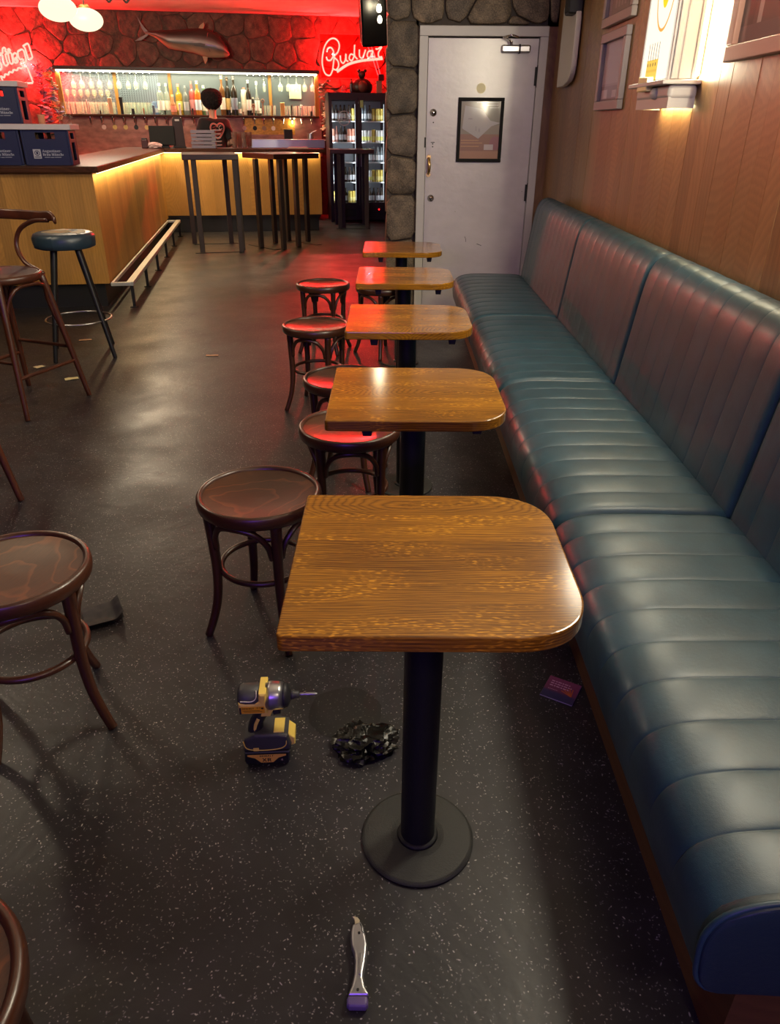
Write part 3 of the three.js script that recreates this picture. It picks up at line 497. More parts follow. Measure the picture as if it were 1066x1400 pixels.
/* blue topped bar stool */
{
  const t = thing('bar_stool', 'tall black bar stool with a torn dark blue vinyl seat', 'bar stool', V(-2.14, 0, -5.07), 0);
  const seat = lathe([[0, 0.802], [0.12, 0.805], [0.165, 0.803], [0.183, 0.795], [0.193, 0.775], [0.194, 0.74], [0.188, 0.715], [0.17, 0.708], [0, 0.708]], 64); { const p = seat.attributes.position; for (let i = 0; i < p.count; i++) { const x = p.getX(i), y = p.getY(i), z = p.getZ(i), a = Math.atan2(z, x), w = y < 0.79 && y > 0.71 ? 0.004 * Math.sin(a * 9 + y * 90 + 3 * Math.sin(a * 3)) : 0.002 * N(x * 30, z * 30); p.setXYZ(i, x * (1 + w * 4), y + w * 0.4, z * (1 + w * 4)); } seat.computeVertexNormals(); }
  part(t, 'seat', seat, phys({ color: lin([0.022, 0.045, 0.068]), roughness: 0.4, clearcoat: 0.3, clearcoatRoughness: 0.3 }));
  const tear = (pts) => poly(pts, 0.004, 0.001).rotateX(-Math.PI / 2).translate(0, 0.8035, 0);
  part(t, 'torn_patch', tear([[-0.12, -0.05], [-0.04, -0.09], [0.05, -0.06], [0.06, 0.0], [0.0, 0.06], [-0.03, 0.03], [-0.1, 0.05]]), std(hex(0x6e5534), 0.8), 'worn brown patch in the torn seat');
  part(t, 'torn_patch', tear([[0.06, -0.04], [0.13, -0.09], [0.155, -0.02], [0.12, 0.07], [0.06, 0.1], [0.09, 0.02]]), std(hex(0xc4ae84), 0.8), 'pale foam showing through the torn seat');
  part(t, 'torn_patch', tear([[-0.1, 0.06], [-0.02, 0.05], [0.02, 0.1], [-0.04, 0.13]]), std(hex(0xc4ae84), 0.8), 'pale foam showing through the torn seat');
  for (const d of [24, 114, 204, 294]) { const a = d * Math.PI / 180, c = Math.cos(a), s = Math.sin(a); part(t, 'leg', sweep([V(0.1 * c, 0.715, 0.1 * s), V(0.19 * c, 0.34, 0.19 * s), V(0.27 * c, 0.002, 0.27 * s)], (k) => mix(0.021, 0.0135, k), { n: 10, m: 14 }), M.blackMetal); }
  part(t, 'foot_ring', sweep(ringPts(0.212, 0.245, 16), 0.0065, { n: 64, m: 8, closed: true }), M.steel, 'thin steel foot ring');
}
/* ------------------------------------------------------------ tall standing tables */
{
  const top = (w, d) => triUV(rbox(w, 0.06, d, 0.006, 0, 1.085, 0), 'x');
  const dk = phys({ map: darkMap, color: lin([0.75, 0.7, 0.7]), roughness: 0.4, clearcoat: 0.4, clearcoatRoughness: 0.25 });
  const leg = rbox(0.06, 1.05, 0.04, 0.004, 0, 0.53, 0);
  const t = thing('tall_table', 'left one of the three tall dark standing tables before the bar', 'tall table', V(-2.26, 0, -10.08), 0.25);
  part(t, 'tabletop', top(0.66, 0.9), dk);
  for (const [wx, wz] of [[-2.36, -9.66], [-1.88, -9.72], [-2.42, -9.92], [-1.9, -9.92], [-2.64, -10.42], [-2.16, -10.5]]) { const l = part(t, 'leg', leg, M.tableLeg), v = V(wx + 2.26, 0, wz + 10.08).applyAxisAngle(V(0, 1, 0), -0.25); l.position.set(v.x, 0, v.z); }
  for (const z of [0.38, -0.4]) part(t, 'foot_plate', rbox(0.58, 0.008, 0.09, 0.002, 0, 0.004, z), M.castIron);
  const b = thing('tall_table', 'middle tall dark standing table, one corner pointing forwards', 'tall table', V(-1.42, 0, -10.42), 0.75);
  part(b, 'tabletop', top(0.7, 0.7), dk);
  for (const [x, z] of [[-1.70, -10.15], [-1.38, -9.98], [-1.22, -10.25], [-1.57, -10.55], [-1.14, -10.7], [-1.42, -10.78]]) { const l = part(b, 'leg', rbox(0.055, 1.05, 0.055, 0.004, 0, 0.53, 0), M.tableLeg); const v = V(x + 1.42, 0, z + 10.42).applyAxisAngle(V(0, 1, 0), -0.75); l.position.set(v.x, 0, v.z); }
  for (const [x, z, w, d] of [[-0.335, 0, 0.1, 0.62], [0.335, 0, 0.1, 0.62]]) part(b, 'foot_plate', rbox(w, 0.008, d, 0.002, x, 0.004, z), M.castIron);
  const c = thing('tall_table', 'right tall dark standing table in front of the drinks fridge', 'tall table', V(-0.62, 0, -12.48), 0.12);
  part(c, 'tabletop', top(0.66, 0.66), dk);
  for (const [x, z] of [[-0.2, 0.27], [0.22, 0.27], [-0.22, -0.27], [0.22, -0.27], [-0.14, 0.2]]) { const l = part(c, 'leg', leg, M.tableLeg); l.position.set(x, 0, z); }
  for (const z of [0.27, -0.27]) part(c, 'foot_plate', rbox(0.52, 0.008, 0.08, 0.002, 0, 0.004, z), M.castIron);
}

/* ============================================================ lamps, signs and things on the walls */
/* lit sign boxes on the right wall: one in view, its twin nearer and outside the frame lights the first table and the bench */
function wallSign(label, dz, far, front) {
  const z0 = -3.33 + dz, z1 = -3.72 + dz, zc = (z0 + z1) / 2, y0 = 1.6, y1 = 2.5, ym = (y0 + y1) / 2, xf = 1.082, D = z0 - z1;
  const t = thing('wall_sign', label, 'lit sign', V(0, 0, 0));
  part(t, 'housing', merge([rbox(0.11, y1 - y0, D, 0.006, 1.145, ym, zc), box(0.012, y1 - y0, 0.03, 1.088, ym, z0 - 0.018), box(0.012, y1 - y0, 0.03, 1.088, ym, z1 + 0.018), rbox(0.02, y1 - y0, 0.012, 0.004, 1.1, ym, z0 + 0.004), rbox(0.012, y1 - y0, 0.01, 0.004, 1.125, ym, z0 + 0.003), rbox(0.02, y1 - y0, 0.008, 0.003, 1.18, ym, z0 + 0.002)]), M.white, 'grey white moulded housing');
  const face = canvasTex(512, 1024, (c, w, h) => {
    c.fillStyle = '#fffae6'; c.fillRect(0, 0, w, h); const X = (f) => f * w, Y = (y) => (1 - (y - y0) / (y1 - y0)) * h;
    c.strokeStyle = '#e9a544'; c.lineWidth = 13; c.beginPath(); c.ellipse(X(0.56), Y(1.95), X(0.3), Math.abs(Y(1.95) - Y(1.775)), 0, 0, 7); c.stroke();
    c.fillStyle = '#f5d800'; c.beginPath(); c.ellipse(X(0.56), Y(1.94), X(0.13), Math.abs(Y(1.95) - Y(1.86)), 0, 0, 7); c.fill();
    c.fillStyle = '#eec544'; c.fillRect(X(0.2), Y(1.675), X(0.4), Y(1.6) - Y(1.675)); c.fillStyle = '#d9b53a'; c.fillRect(X(0.2), Y(1.64), X(0.4), 10);
    c.fillStyle = '#5a4a20'; for (let i = 0; i < 5; i++) c.fillRect(X(0.22 + i * 0.088), Y(1.735), 8, Y(1.672) - Y(1.735));
    for (let i = 0; i < 4; i++) { c.beginPath(); c.arc(X(0.245 + i * 0.09), Y(1.658), 8, 0, 7); c.fill(); }
  });
  part(t, 'lit_face', new THREE.PlaneGeometry(D - 0.03, y1 - y0 - 0.01).rotateY(-Math.PI / 2).translate(xf, ym, zc), new THREE.MeshStandardMaterial({ color: 0x111111, emissive: 0xffffff, emissiveMap: face, emissiveIntensity: 1.1, roughness: 0.3 }), 'glowing face with the yellow disc and comb');
  const sill = part(t, 'sill', merge([rbox(0.15, 0.016, 0.47, 0.004, 1.125, 1.589, zc + 0.005), rbox(0.115, 0.05, 0.43, 0.018, 1.142, 1.556, zc + 0.005, 3), box(0.012, 0.04, 0.42, 1.095, 1.52, zc + 0.005), box(0.1, 0.04, 0.012, 1.145, 1.52, z0 + 0.012), box(0.1, 0.04, 0.012, 1.145, 1.52, z1 - 0.012)]), M.white, 'moulded sill');
  part(sill, 'comb_foot', poly([[0, 0], [0.13, 0], [0.13, 0.05], [0.01, 0.055]], 0.03, 0.004).rotateY(-Math.PI / 2).translate(1.082, 1.565, z1 + 0.09), std(hex(0xe8cc60), 0.4), 'pale yellow foot of the comb');
  part(sill, 'knob', new THREE.SphereGeometry(0.045, 20, 10, 0, 6.283, 0, 1.57).rotateZ(Math.PI / 2).scale(0.5, 0.5, 0.8).translate(1.088, 1.555, zc + 0.05), M.white, 'half round grey knob');
  part(t, 'light_tube', rbox(0.016, y1 - y0 - 0.02, 0.014, 0.005, 1.19, ym, z0 + 0.012), glow([1, 0.86, 0.5], 4), 'bright strip light along the near edge');
  areaLight([1, 0.88, 0.6], POWER.signSide, 0.04, y1 - y0, V(1.172, ym, z0 + 0.014), V(1.24, ym, z0 + 0.2));
  part(t, 'light_tube', rbox(0.016, y1 - y0 - 0.02, 0.014, 0.005, 1.19, ym, z1 - 0.012), glow([1, 0.86, 0.5], 4), 'bright strip light along the far edge');
  areaLight([1, 0.88, 0.62], POWER.signSide * far, 0.04, y1 - y0, V(1.172, ym, z1 - 0.014), V(1.19, ym, z1 - 0.3));
  areaLight([1, 0.92, 0.72], POWER.signFace * front, D - 0.03, y1 - y0, V(xf - 0.006, ym, zc), V(0, ym, zc));
  part(t, 'light_tube', rbox(0.012, 0.012, 0.36, 0.004, 1.185, 1.52, zc), glow([1, 0.8, 0.4], 4), 'bright strip light under the sill');
  areaLight([1, 0.8, 0.42], POWER.signUnder, 0.36, 0.02, V(1.182, 1.511, zc), V(1.2, 1.3, zc), V(1, 0, 0));
}
wallSign('white box sign on the wooden wall, its lit face showing a yellow disc and comb', 0, 0.3, 0.6);
wallSign('twin of the lit box sign, nearer on the same wall and outside the picture', 1.62, 2.6, 1.2);
/* framed pictures */
function framed(name, label, cat, z0, z1, y0, y1, b, fm, art, extra = {}) {
  const t = thing(name, label, cat, V(1.2, (y0 + y1) / 2, (z0 + z1) / 2)); const W = Math.abs(z0 - z1), H = y1 - y0; const R = (g) => g.rotateY(-Math.PI / 2);
  for (const [w, h, x, y] of [[W, b, 0, H / 2 - b / 2], [W, b, 0, -H / 2 + b / 2], [b, H - 2 * b, -W / 2 + b / 2, 0], [b, H - 2 * b, W / 2 - b / 2, 0]]) part(t, 'frame_rail', R(rbox(w, h, 0.03, 0.005, x, y, 0.018)), fm);
  part(t, 'picture', R(new THREE.PlaneGeometry(W - 2 * b + 0.004, H - 2 * b + 0.004).translate(0, 0, 0.012)), phys({ map: art, roughness: 0.5, clearcoat: 0.8, clearcoatRoughness: 0.06 }));
  return t;
}
{
  const grey = (base, dr) => canvasTex(256, 256, (c, w, h) => { c.fillStyle = base; c.fillRect(0, 0, w, h); dr(c, w, h); });
  framed('picture_frame', 'narrow framed grey picture on the wooden wall, left of the lit sign', 'picture', -4.84, -4.34, 1.515, 1.885, 0.045, std(hex(0x4a3f42), 0.4), grey('#77757c', (c, w, h) => { c.fillStyle = '#5a545c'; c.fillRect(0, 190, w, 66); c.fillStyle = '#a59fa8'; c.fillRect(20, 205, 70, 40); c.fillRect(150, 210, 50, 30); c.fillStyle = '#8b8a92'; c.fillRect(12, 10, 232, 170); }));
  framed('picture_frame', 'framed grey picture above the narrow one, cut by the top edge', 'picture', -4.88, -4.3, 1.915, 2.33, 0.045, std(hex(0x4d4240), 0.4), grey('#6d645f', (c, w, h) => { c.fillStyle = '#8c837d'; for (let i = 0; i < 4; i++) c.fillRect(70 + i * 30, 140, 16, 90); c.strokeStyle = '#544b46'; c.lineWidth = 8; c.strokeRect(40, 110, 170, 140); }));
  framed('picture_frame', 'large dark photograph in a reddish brown frame at the upper right corner', 'picture', -3.03, -2.2, 1.635, 2.4, 0.05, std(hex(0x5a2f22), 0.4), grey('#3b322f', (c, w, h) => {
    c.fillStyle = '#6a5f5b'; c.fillRect(64, 190, 40, 50); c.fillStyle = '#7d726d'; c.beginPath(); c.ellipse(86, 185, 22, 14, 0, 0, 7); c.fill(); c.fillStyle = '#544843'; c.fillRect(110, 150, 20, 90); c.fillStyle = '#231c1b'; c.fillRect(0, 0, w, h * 0.3); c.fillStyle = '#4c403b'; c.beginPath(); c.moveTo(30, 256); c.lineTo(60, 60); c.lineTo(110, 50); c.lineTo(120, 256); c.fill(); c.fillStyle = '#8f8581'; c.beginPath(); c.moveTo(6, 190); c.lineTo(24, 60); c.lineTo(44, 60); c.lineTo(18, 200); c.fill();
    c.fillStyle = '#6b5f59'; c.fillRect(120, 90, 40, 150); c.fillStyle = '#b3a8a2'; c.fillRect(44, 210, 11, 28); c.fillStyle = '#57494a'; c.fillRect(0, 236, w, 20);
  }));
  const pl = thing('wall_plaque', 'cream rounded board hung on the wooden wall beside the door', 'plaque', V(1.2, 0, 0));
  const s = []; const A = -5.92, B = -5.5; s.push([A, 1.675], [-5.72, 1.675]); for (let i = 0; i <= 8; i++) { const a = -Math.PI / 2 + i / 8 * Math.PI / 2; s.push([B - 0.13 + Math.cos(a) * 0.13, 1.8 + Math.sin(a) * 0.11]); } for (let i = 0; i <= 8; i++) { const a = i / 8 * Math.PI / 2; s.push([B - 0.13 + Math.cos(a) * 0.13, 2.02 + Math.sin(a) * 0.12]); } s.push([A, 2.14]);
  part(pl, 'board', poly(s, 0.035, 0.006).rotateY(-Math.PI / 2).translate(-0.012, 0, 0), std(hex(0xb8ac9a), 0.5, 0, { bumpMap: stoneBump, bumpScale: 0.002 }));
  part(pl, 'hanger', merge([cyl(0.006, 0.006, 0.03).rotateZ(Math.PI / 2).translate(-0.01, 2.1, -5.7), cyl(0.006, 0.006, 0.03).rotateZ(Math.PI / 2).translate(-0.01, 1.75, -5.75)]), M.castIron);
  const wb = thing('wall_speaker', 'small black box fixed high on the wooden wall near the door', 'speaker', V(1.2, 2.14, -5.58));
  part(wb, 'cabinet', rbox(0.09, 0.16, 0.13, 0.012, -0.05, 0, 0), M.black); part(wb, 'grille', rbox(0.006, 0.13, 0.1, 0.002, -0.096, 0, 0), M.castIron);
}
{ /* black loudspeaker hung by the stone end, twin lamp in front of it */
  const t = thing('loudspeaker', 'black loudspeaker hanging high in front of the stone wall end', 'speaker', V(-0.162, 2.215, -7.35), 0.12);
  part(t, 'cabinet', rbox(0.215, 0.36, 0.2, 0.018, 0, 0, 0, 3).rotateX(0.25).rotateZ(0.07), M.speakerBlack);
  part(t, 'grille', rbox(0.185, 0.32, 0.008, 0.003, 0, 0, 0.102).rotateX(0.25).rotateZ(0.07), M.speakerBlack);
  part(t, 'bracket', merge([cyl(0.011, 0.011, 0.62, 0, 0.47, -0.03, 12), box(0.12, 0.01, 0.08, 0, 0.78, -0.03), box(0.02, 0.06, 0.06, 0, 0.17, -0.02)]), M.castIron);
  const p = thing('twin_bulb_lamp', 'pair of small bright bulbs on a chrome rod before the black loudspeaker', 'lamp', V(-0.105, 2.255, -7.02));
  part(p, 'rod', merge([cyl(0.006, 0.006, 0.7, -0.004, 0.39, 0, 10), cyl(0.04, 0.04, 0.012, -0.004, 0.738, 0, 20)]), M.chrome);
  part(p, 'bulb', lathe([[0, -0.028], [0.016, -0.024], [0.022, -0.008], [0.02, 0.012], [0.012, 0.03], [0, 0.032]], 16), glow([1, 0.93, 0.72], 3));
  part(p, 'bulb', lathe([[0, -0.028], [0.014, -0.024], [0.02, -0.008], [0.018, 0.01], [0.01, 0.026], [0, 0.028]], 16).translate(0.006, -0.072, 0), glow([1, 0.93, 0.72], 3));
  pointLight([1, 0.85, 0.55], POWER.spot, V(-0.1, 2.2, -6.97), 2);
}
/* glowing globe pendants */
function pendant(label, pos, P = POWER.pendant) {
  const t = thing('pendant_lamp', label, 'pendant lamp', pos);
  part(t, 'glass_globe', ball(0.19, 0, 0, 0, 32, 20).scale(1, 0.62, 1), glow([1, 0.9, 0.6], 1.3));
  part(t, 'cap', lathe([[0, 0.15], [0.04, 0.148], [0.06, 0.13], [0.07, 0.105], [0, 0.105]], 24), M.brass);
  part(t, 'rod', merge([cyl(0.008, 0.008, CEIL - pos.y - 0.14, 0, (CEIL - pos.y + 0.14) / 2, 0, 10), cyl(0.055, 0.055, 0.02, 0, CEIL - pos.y - 0.01, 0, 20)]), M.castIron);
  pointLight(WARM, P, pos.clone(), 6);
  return t;
}
pendant('nearer and larger of the two glowing globe lamps at the upper left', bar(-0.62, 2.5, 2.9));
pendant('farther and smaller of the two glowing globe lamps at the upper left', bar(-0.506, 2.5, 3.8));
{
  const r = thing('ceiling_rail', 'dark brackets on the ceiling behind the globe lamps', 'rail', bar(-0.3, CEIL, 5.2), TURN);
  part(r, 'rail', rbox(1.1, 0.03, 0.04, 0.004, 0, -0.03, 0), M.castIron);
  for (const x of [-0.16, 0.06]) part(r, 'hook', sweep([V(x, -0.04, 0), V(x, -0.12, 0), V(x + 0.04, -0.16, 0.02), V(x + 0.08, -0.12, 0.02)], 0.012, { n: 16, m: 8 }), M.castIron);
}
pendant('added fill globe lamp hanging behind the viewer on the right, outside the picture', V(0.8, 2.35, 0.75), POWER.fill);  // unseen lamp added to brighten faces turned to the camera
pendant('added fill globe lamp hanging over the left side before the bar, outside the picture', V(-3.1, 2.6, -3.7), POWER.fill * 2);  // unseen lamp added to lift the dim bar front and aisle
{ /* violet tube on the wall behind the camera: seen only as violet edges on tables and stools */
  const t = thing('violet_tube', 'violet light tube on the wall behind the viewer', 'light tube', V(-0.55, 2.2, 3.17));
  part(t, 'tube', rbox(1.8, 0.08, 0.04, 0.015), glow([0.28, 0.1, 1], 4)); part(t, 'holder', merge([box(0.03, 0.06, 0.05, -0.7, 0, 0.02), box(0.03, 0.06, 0.05, 0.7, 0, 0.02)]), M.castIron);
  areaLight([0.25, 0.09, 1], POWER.violet, 1.8, 0.3, V(-0.55, 2.2, 3.13), V(-0.4, 0.6, 0));
}
/* ------------------------------------------------------------ neon signs on the back wall */
const neonCore = glow([1, 0.27, 0.2], 2.6);
{
  const NW = 7.24, Q = (list, f) => list.map(([x, y]) => { const [px, py] = f(x, y), b = onBack(px, py, NW); return V(b[0], b[1], 0); });
  const t = thing('neon_sign', 'red neon script sign reading Budvar on a clear red panel above the fridge', 'neon sign', bar(0, 0, NW), TURN);
  const fB = (x, y) => [430 + x / 8.2, y / 8.2];
  const strokes = {
    B: [[[150, 590], [165, 548], [200, 540], [228, 575], [225, 630], [190, 680], [155, 675], [143, 640]], [[238, 640], [228, 700], [216, 785]], [[216, 785], [180, 845], [130, 830], [97, 740], [100, 630], [132, 520], [185, 455], [240, 440], [285, 470], [300, 520], [280, 590], [238, 640], [280, 690], [285, 745], [255, 785], [222, 775]]],
    u: [[[308, 625], [316, 690], [340, 712], [366, 680], [376, 608], [380, 680], [402, 692]]],
    d: [[[470, 622], [432, 612], [414, 660], [440, 682], [468, 640], [480, 508], [480, 630], [512, 668]]],
    v: [[[535, 560], [540, 640], [565, 655], [595, 600], [608, 562]]],
    a: [[[690, 572], [645, 580], [628, 630], [652, 652], [684, 605], [694, 570], [694, 635], [722, 640]]],
    r: [[[728, 548], [742, 556], [800, 530], [762, 595], [768, 640], [806, 640]]],
    line: [[[262, 800], [400, 718], [550, 680], [700, 664], [812, 655]], [[268, 812], [405, 730], [552, 691], [702, 675], [814, 667]]],
  };
  for (const [k, ss] of Object.entries(strokes)) for (const s of ss) part(t, k === 'line' ? 'underline_tube' : 'letter_tube', sweep(Q(s, fB), 0.0115, { n: 10 * s.length, m: 8 }), neonCore);
  for (const s of [[[600, 440], [690, 650], [770, 880]], [[640, 440], [730, 650], [798, 880]]]) part(t, 'diagonal_line', sweep(Q(s, fB), 0.006, { n: 16, m: 6 }).translate(0, 0, -0.015), glow([1, 0.16, 0.16], 1.2));  // pair of thin red emissive diagonals behind the letters
  const c0 = onBack(439, 47, NW), c1 = onBack(531, 108, NW), w = c1[0] - c0[0], h = c0[1] - c1[1], cx = (c0[0] + c1[0]) / 2, cy = (c0[1] + c1[1]) / 2;
  part(t, 'panel', rbox(w, h, 0.008, 0.002, cx, cy, -0.04), phys({ color: lin([1, 0.45, 0.42]), roughness: 0.05, transmission: 1, thickness: 0 }));
  part(t, 'panel_edge', merge([box(w, 0.012, 0.016, cx, cy + h / 2, -0.04), box(w, 0.012, 0.016, cx, cy - h / 2, -0.04), box(0.012, h, 0.016, cx - w / 2, cy, -0.04)]), std([0.7, 0.12, 0.1], 0.3));
  part(t, 'transformer', rbox(0.1, 0.1, 0.05, 0.008, c1[0] - 0.05, c1[1] + 0.02, -0.01), M.black);
  part(t, 'hanger', merge([cyl(0.005, 0.005, CEIL - c0[1], cx - 0.35, (CEIL + c0[1]) / 2, -0.04, 6), cyl(0.005, 0.005, CEIL - c0[1], cx + 0.35, (CEIL + c0[1]) / 2, -0.04, 6)]), M.castIron);
  for (const [x, y] of [[0.2, 0.55], [0.75, 0.45]]) pointLight(RED, POWER.neonBud, bar(c0[0] + w * x, c1[1] + h * y, NW + 0.03), 1);

  const s = thing('neon_sign', 'red neon outline sign reading Stiegl over stair steps at the left edge', 'neon sign', bar(0, 0, NW), TURN);
  const fS = (x, y) => [x / 8.2, 40 + y / 8.2];
  const shapes = [
    [[2, 195], [48, 250], [40, 285], [12, 262], [-20, 240], [-38, 268], [-10, 315], [40, 350], [62, 400], [50, 445], [0, 475], [-60, 470], [-90, 420], [-80, 385], [-50, 420], [-10, 425], [10, 398], [-20, 360], [-70, 320], [-85, 260], [-50, 200]],
    [[75, 285], [100, 275], [108, 235], [128, 222], [138, 235], [128, 262], [145, 262], [140, 285], [126, 295], [128, 370], [138, 385], [110, 412], [92, 390], [92, 300], [75, 305]],
    [[155, 285], [178, 272], [190, 290], [188, 375], [170, 392], [156, 375]], [[160, 245], [176, 236], [184, 250], [168, 262]],
    [[200, 300], [228, 278], [246, 292], [240, 322], [218, 335], [220, 355], [244, 345], [236, 372], [208, 380], [198, 350]],
    [[262, 262], [305, 240], [325, 258], [330, 350], [300, 400], [266, 400], [270, 375], [296, 372], [300, 340], [268, 345], [256, 310]],
    [[325, 208], [378, 180], [388, 200], [402, 320], [366, 345], [354, 330], [342, 225]],
    [[30, 515], [62, 535], [82, 495], [112, 506], [130, 472], [163, 482], [180, 450], [213, 460], [234, 430], [264, 442], [282, 425], [328, 428], [356, 590], [52, 590]],
  ];
  for (const [i, p] of shapes.entries()) part(s, i === 7 ? 'stair_tube' : 'letter_tube', sweep(Q(p, fS), 0.0135, { n: p.length * 7, m: 8, closed: true, tension: i === 7 ? 0.08 : 0.25 }), neonCore);
  const a = onBack(-22, 57, NW), b = onBack(52, 115, NW);
  part(s, 'standoff', merge([[a[0] + 0.05, a[1] - 0.05], [b[0] - 0.05, a[1] - 0.05], [a[0] + 0.05, b[1] + 0.05], [b[0] - 0.05, b[1] + 0.05]].map(([x, y]) => cyl(0.012, 0.012, 0.1, 0, 0, 0, 8).rotateX(Math.PI / 2).translate(x, y, -0.1))), M.castIron);
  for (const [x, y] of [[0.25, 0.55], [0.8, 0.45]]) pointLight(RED, POWER.neonStiegl, bar(mix(a[0], b[0], x), mix(b[1], a[1], y), NW + 0.03), 1);
}
{ /* mounted fish */
  const FW = 7.22, q = (x, y) => { const b = onBack(170 + x / 6.66, 10 + y / 6.66, FW); return b; };
  const t = thing('mounted_fish', 'long stuffed silver and brown fish mounted on the stone wall', 'fish', bar(0, 0, FW), TURN);
  const S = [[205, 243, 258], [240, 240, 270], [300, 233, 300], [350, 230, 345], [400, 227, 385], [460, 224, 398], [540, 220, 410], [620, 213, 424], [690, 209, 448], [750, 216, 465], [800, 236, 468], [850, 270, 467], [890, 310, 463], [920, 360, 458], [940, 405, 445], [945, 425, 432]];
  const m = 24, pos = [], col = [], idx = [];
  S.forEach(([x, a, b], i) => {
    const A = q(x, a), B = q(x, b), cy = (A[1] + B[1]) / 2, h = (A[1] - B[1]) / 2, d = Math.min(0.075, h * 0.62) + 0.004;
    for (let j = 0; j < m; j++) {
      const an = j / m * 6.2832, s = Math.sin(an); pos.push(A[0], cy + s * h, Math.cos(an) * d);
      const n = 0.85 + 0.3 * N(x * 0.03, an * 3); const c = s > 0.42 ? [0.03, 0.026, 0.022] : s > 0.12 ? [0.1, 0.09, 0.08] : s > -0.12 ? [0.36, 0.33, 0.29] : s > -0.3 ? [0.05, 0.044, 0.038] : s > -0.55 ? [0.24, 0.17, 0.1] : [0.4, 0.29, 0.18]; col.push(c[0] * n, c[1] * n, c[2] * n);
    }
    if (i) for (let j = 0; j < m; j++) { const p = (i - 1) * m + j, r = (i - 1) * m + (j + 1) % m; idx.push(p, r, p + m, r, r + m, p + m); }
  });
  const g = new THREE.BufferGeometry(); g.setAttribute('position', new THREE.Float32BufferAttribute(pos, 3)); g.setAttribute('color', new THREE.Float32BufferAttribute(col, 3)); g.setIndex(idx); g.computeVertexNormals();
  part(t, 'body', g, new THREE.MeshPhysicalMaterial({ vertexColors: true, roughness: 0.35, clearcoat: 0.4 }));
  const fin = (pts, mat, z, label) => part(t, 'fin', poly(pts.map(([x, y]) => q(x, y)), 0.014, 0.004).translate(0, 0, z), mat, label);
  const fm = std([0.16, 0.15, 0.14], 0.45), tan = std([0.4, 0.27, 0.14], 0.5);
  fin([[222, 262], [200, 250], [180, 215], [150, 110], [172, 150], [205, 205], [240, 243]], fm, -0.006, 'tail fin upper lobe'); fin([[222, 250], [205, 268], [150, 292], [105, 322], [165, 318], [215, 285], [235, 268]], fm, -0.006, 'tail fin lower lobe');
  fin([[680, 215], [700, 185], [735, 160], [740, 190], [725, 220]], tan, -0.005, 'small tan back fin'); fin([[695, 450], [745, 455], [735, 490], [715, 520], [705, 490]], tan, 0.0, 'tan belly fin');
  fin([[735, 350], [690, 340], [600, 345], [640, 365], [720, 372]], std([0.05, 0.04, 0.035], 0.5), 0.066, 'dark side fin');
  const e = q(878, 352); part(t, 'eye', ball(0.017, e[0], e[1], 0.05), M.black); const gl = [[765, 250], [752, 300], [752, 360], [770, 415]].map(([x, y]) => { const b = q(x, y); return V(b[0], b[1], 0.07); });
  part(t, 'gill_line', sweep(gl, 0.006, { n: 16, m: 6 }), std([0.09, 0.06, 0.05], 0.5)); part(t, 'mouth', sweep([[885, 415], [915, 420], [938, 412]].map(([x, y]) => { const b = q(x, y); return V(b[0], b[1], 0.036); }), 0.006, { n: 8, m: 6 }), std([0.25, 0.06, 0.05], 0.5));
  part(t, 'mount', merge([cyl(0.012, 0.012, 0.16, 0, 0, 0, 8).rotateX(Math.PI / 2).translate(q(500, 310)[0], q(500, 310)[1], -0.09), cyl(0.012, 0.012, 0.16, 0, 0, 0, 8).rotateX(Math.PI / 2).translate(q(720, 330)[0], q(720, 330)[1], -0.09)]), M.castIron);
}
/* paper flower garlands */
function garland(label, px0, py0, px1, py1, w, colors, n, size) {
  const a = onBack(px0, py0, w), b = onBack(px1, py1, w); const t = thing('flower_garland', label, 'garland', bar(0, 0, w), TURN);
  part(t, 'string', sweep([V(a[0], a[1] + 0.05, 0), V((a[0] + b[0]) / 2 + 0.01, (a[1] + b[1]) / 2, 0), V(b[0], b[1] - 0.03, 0)], 0.004, { n: 10, m: 5 }), M.darkBrown);
  for (let i = 0; i < n; i++) {
    const f = (i + 0.5) / n, pet = []; for (let k = 0; k < 6; k++) { const g = ball(size, 0, 0, 0, 7, 5).scale(1, 0.22, 0.6).translate(size * 0.8, 0, 0); g.rotateZ(rr(-0.5, 0.7)); g.rotateY(k / 6 * 6.28 + rr(-0.3, 0.3)); g.rotateX(rr(-0.5, 0.5)); pet.push(g); }
    part(t, 'blossom', merge(pet).translate(mix(a[0], b[0], f) + rr(-1, 1) * size * 0.7, mix(a[1], b[1], f), rr(-0.02, 0.03)), colors[(rnd() * colors.length) | 0]);
  }
}
{
  const C = (h) => std(hex(h), 0.5);
  garland('purple and red flower garland hanging beside the neon stair sign', 55, 88, 55, 166, 7.16, [C(0x6b2a5e), C(0x8c1f28), C(0x2f2f74), C(0xa33546), C(0x3c1a2c)], 15, 0.055);
  garland('orange and gold flower garland hanging at the left post of the lit shelf', 66, 92, 69, 163, 6.98, [C(0x9a4a1c), C(0xc07a2c), C(0x6e3018), C(0x4a3b56), C(0xb25a30)], 14, 0.05);
  garland('dark brown dried garland hanging at the right post of the lit shelf', 444, 112, 446, 196, 6.98, [C(0x3a2016), C(0x5a3520), C(0x2a1710), C(0x7a5630)], 14, 0.055);
}

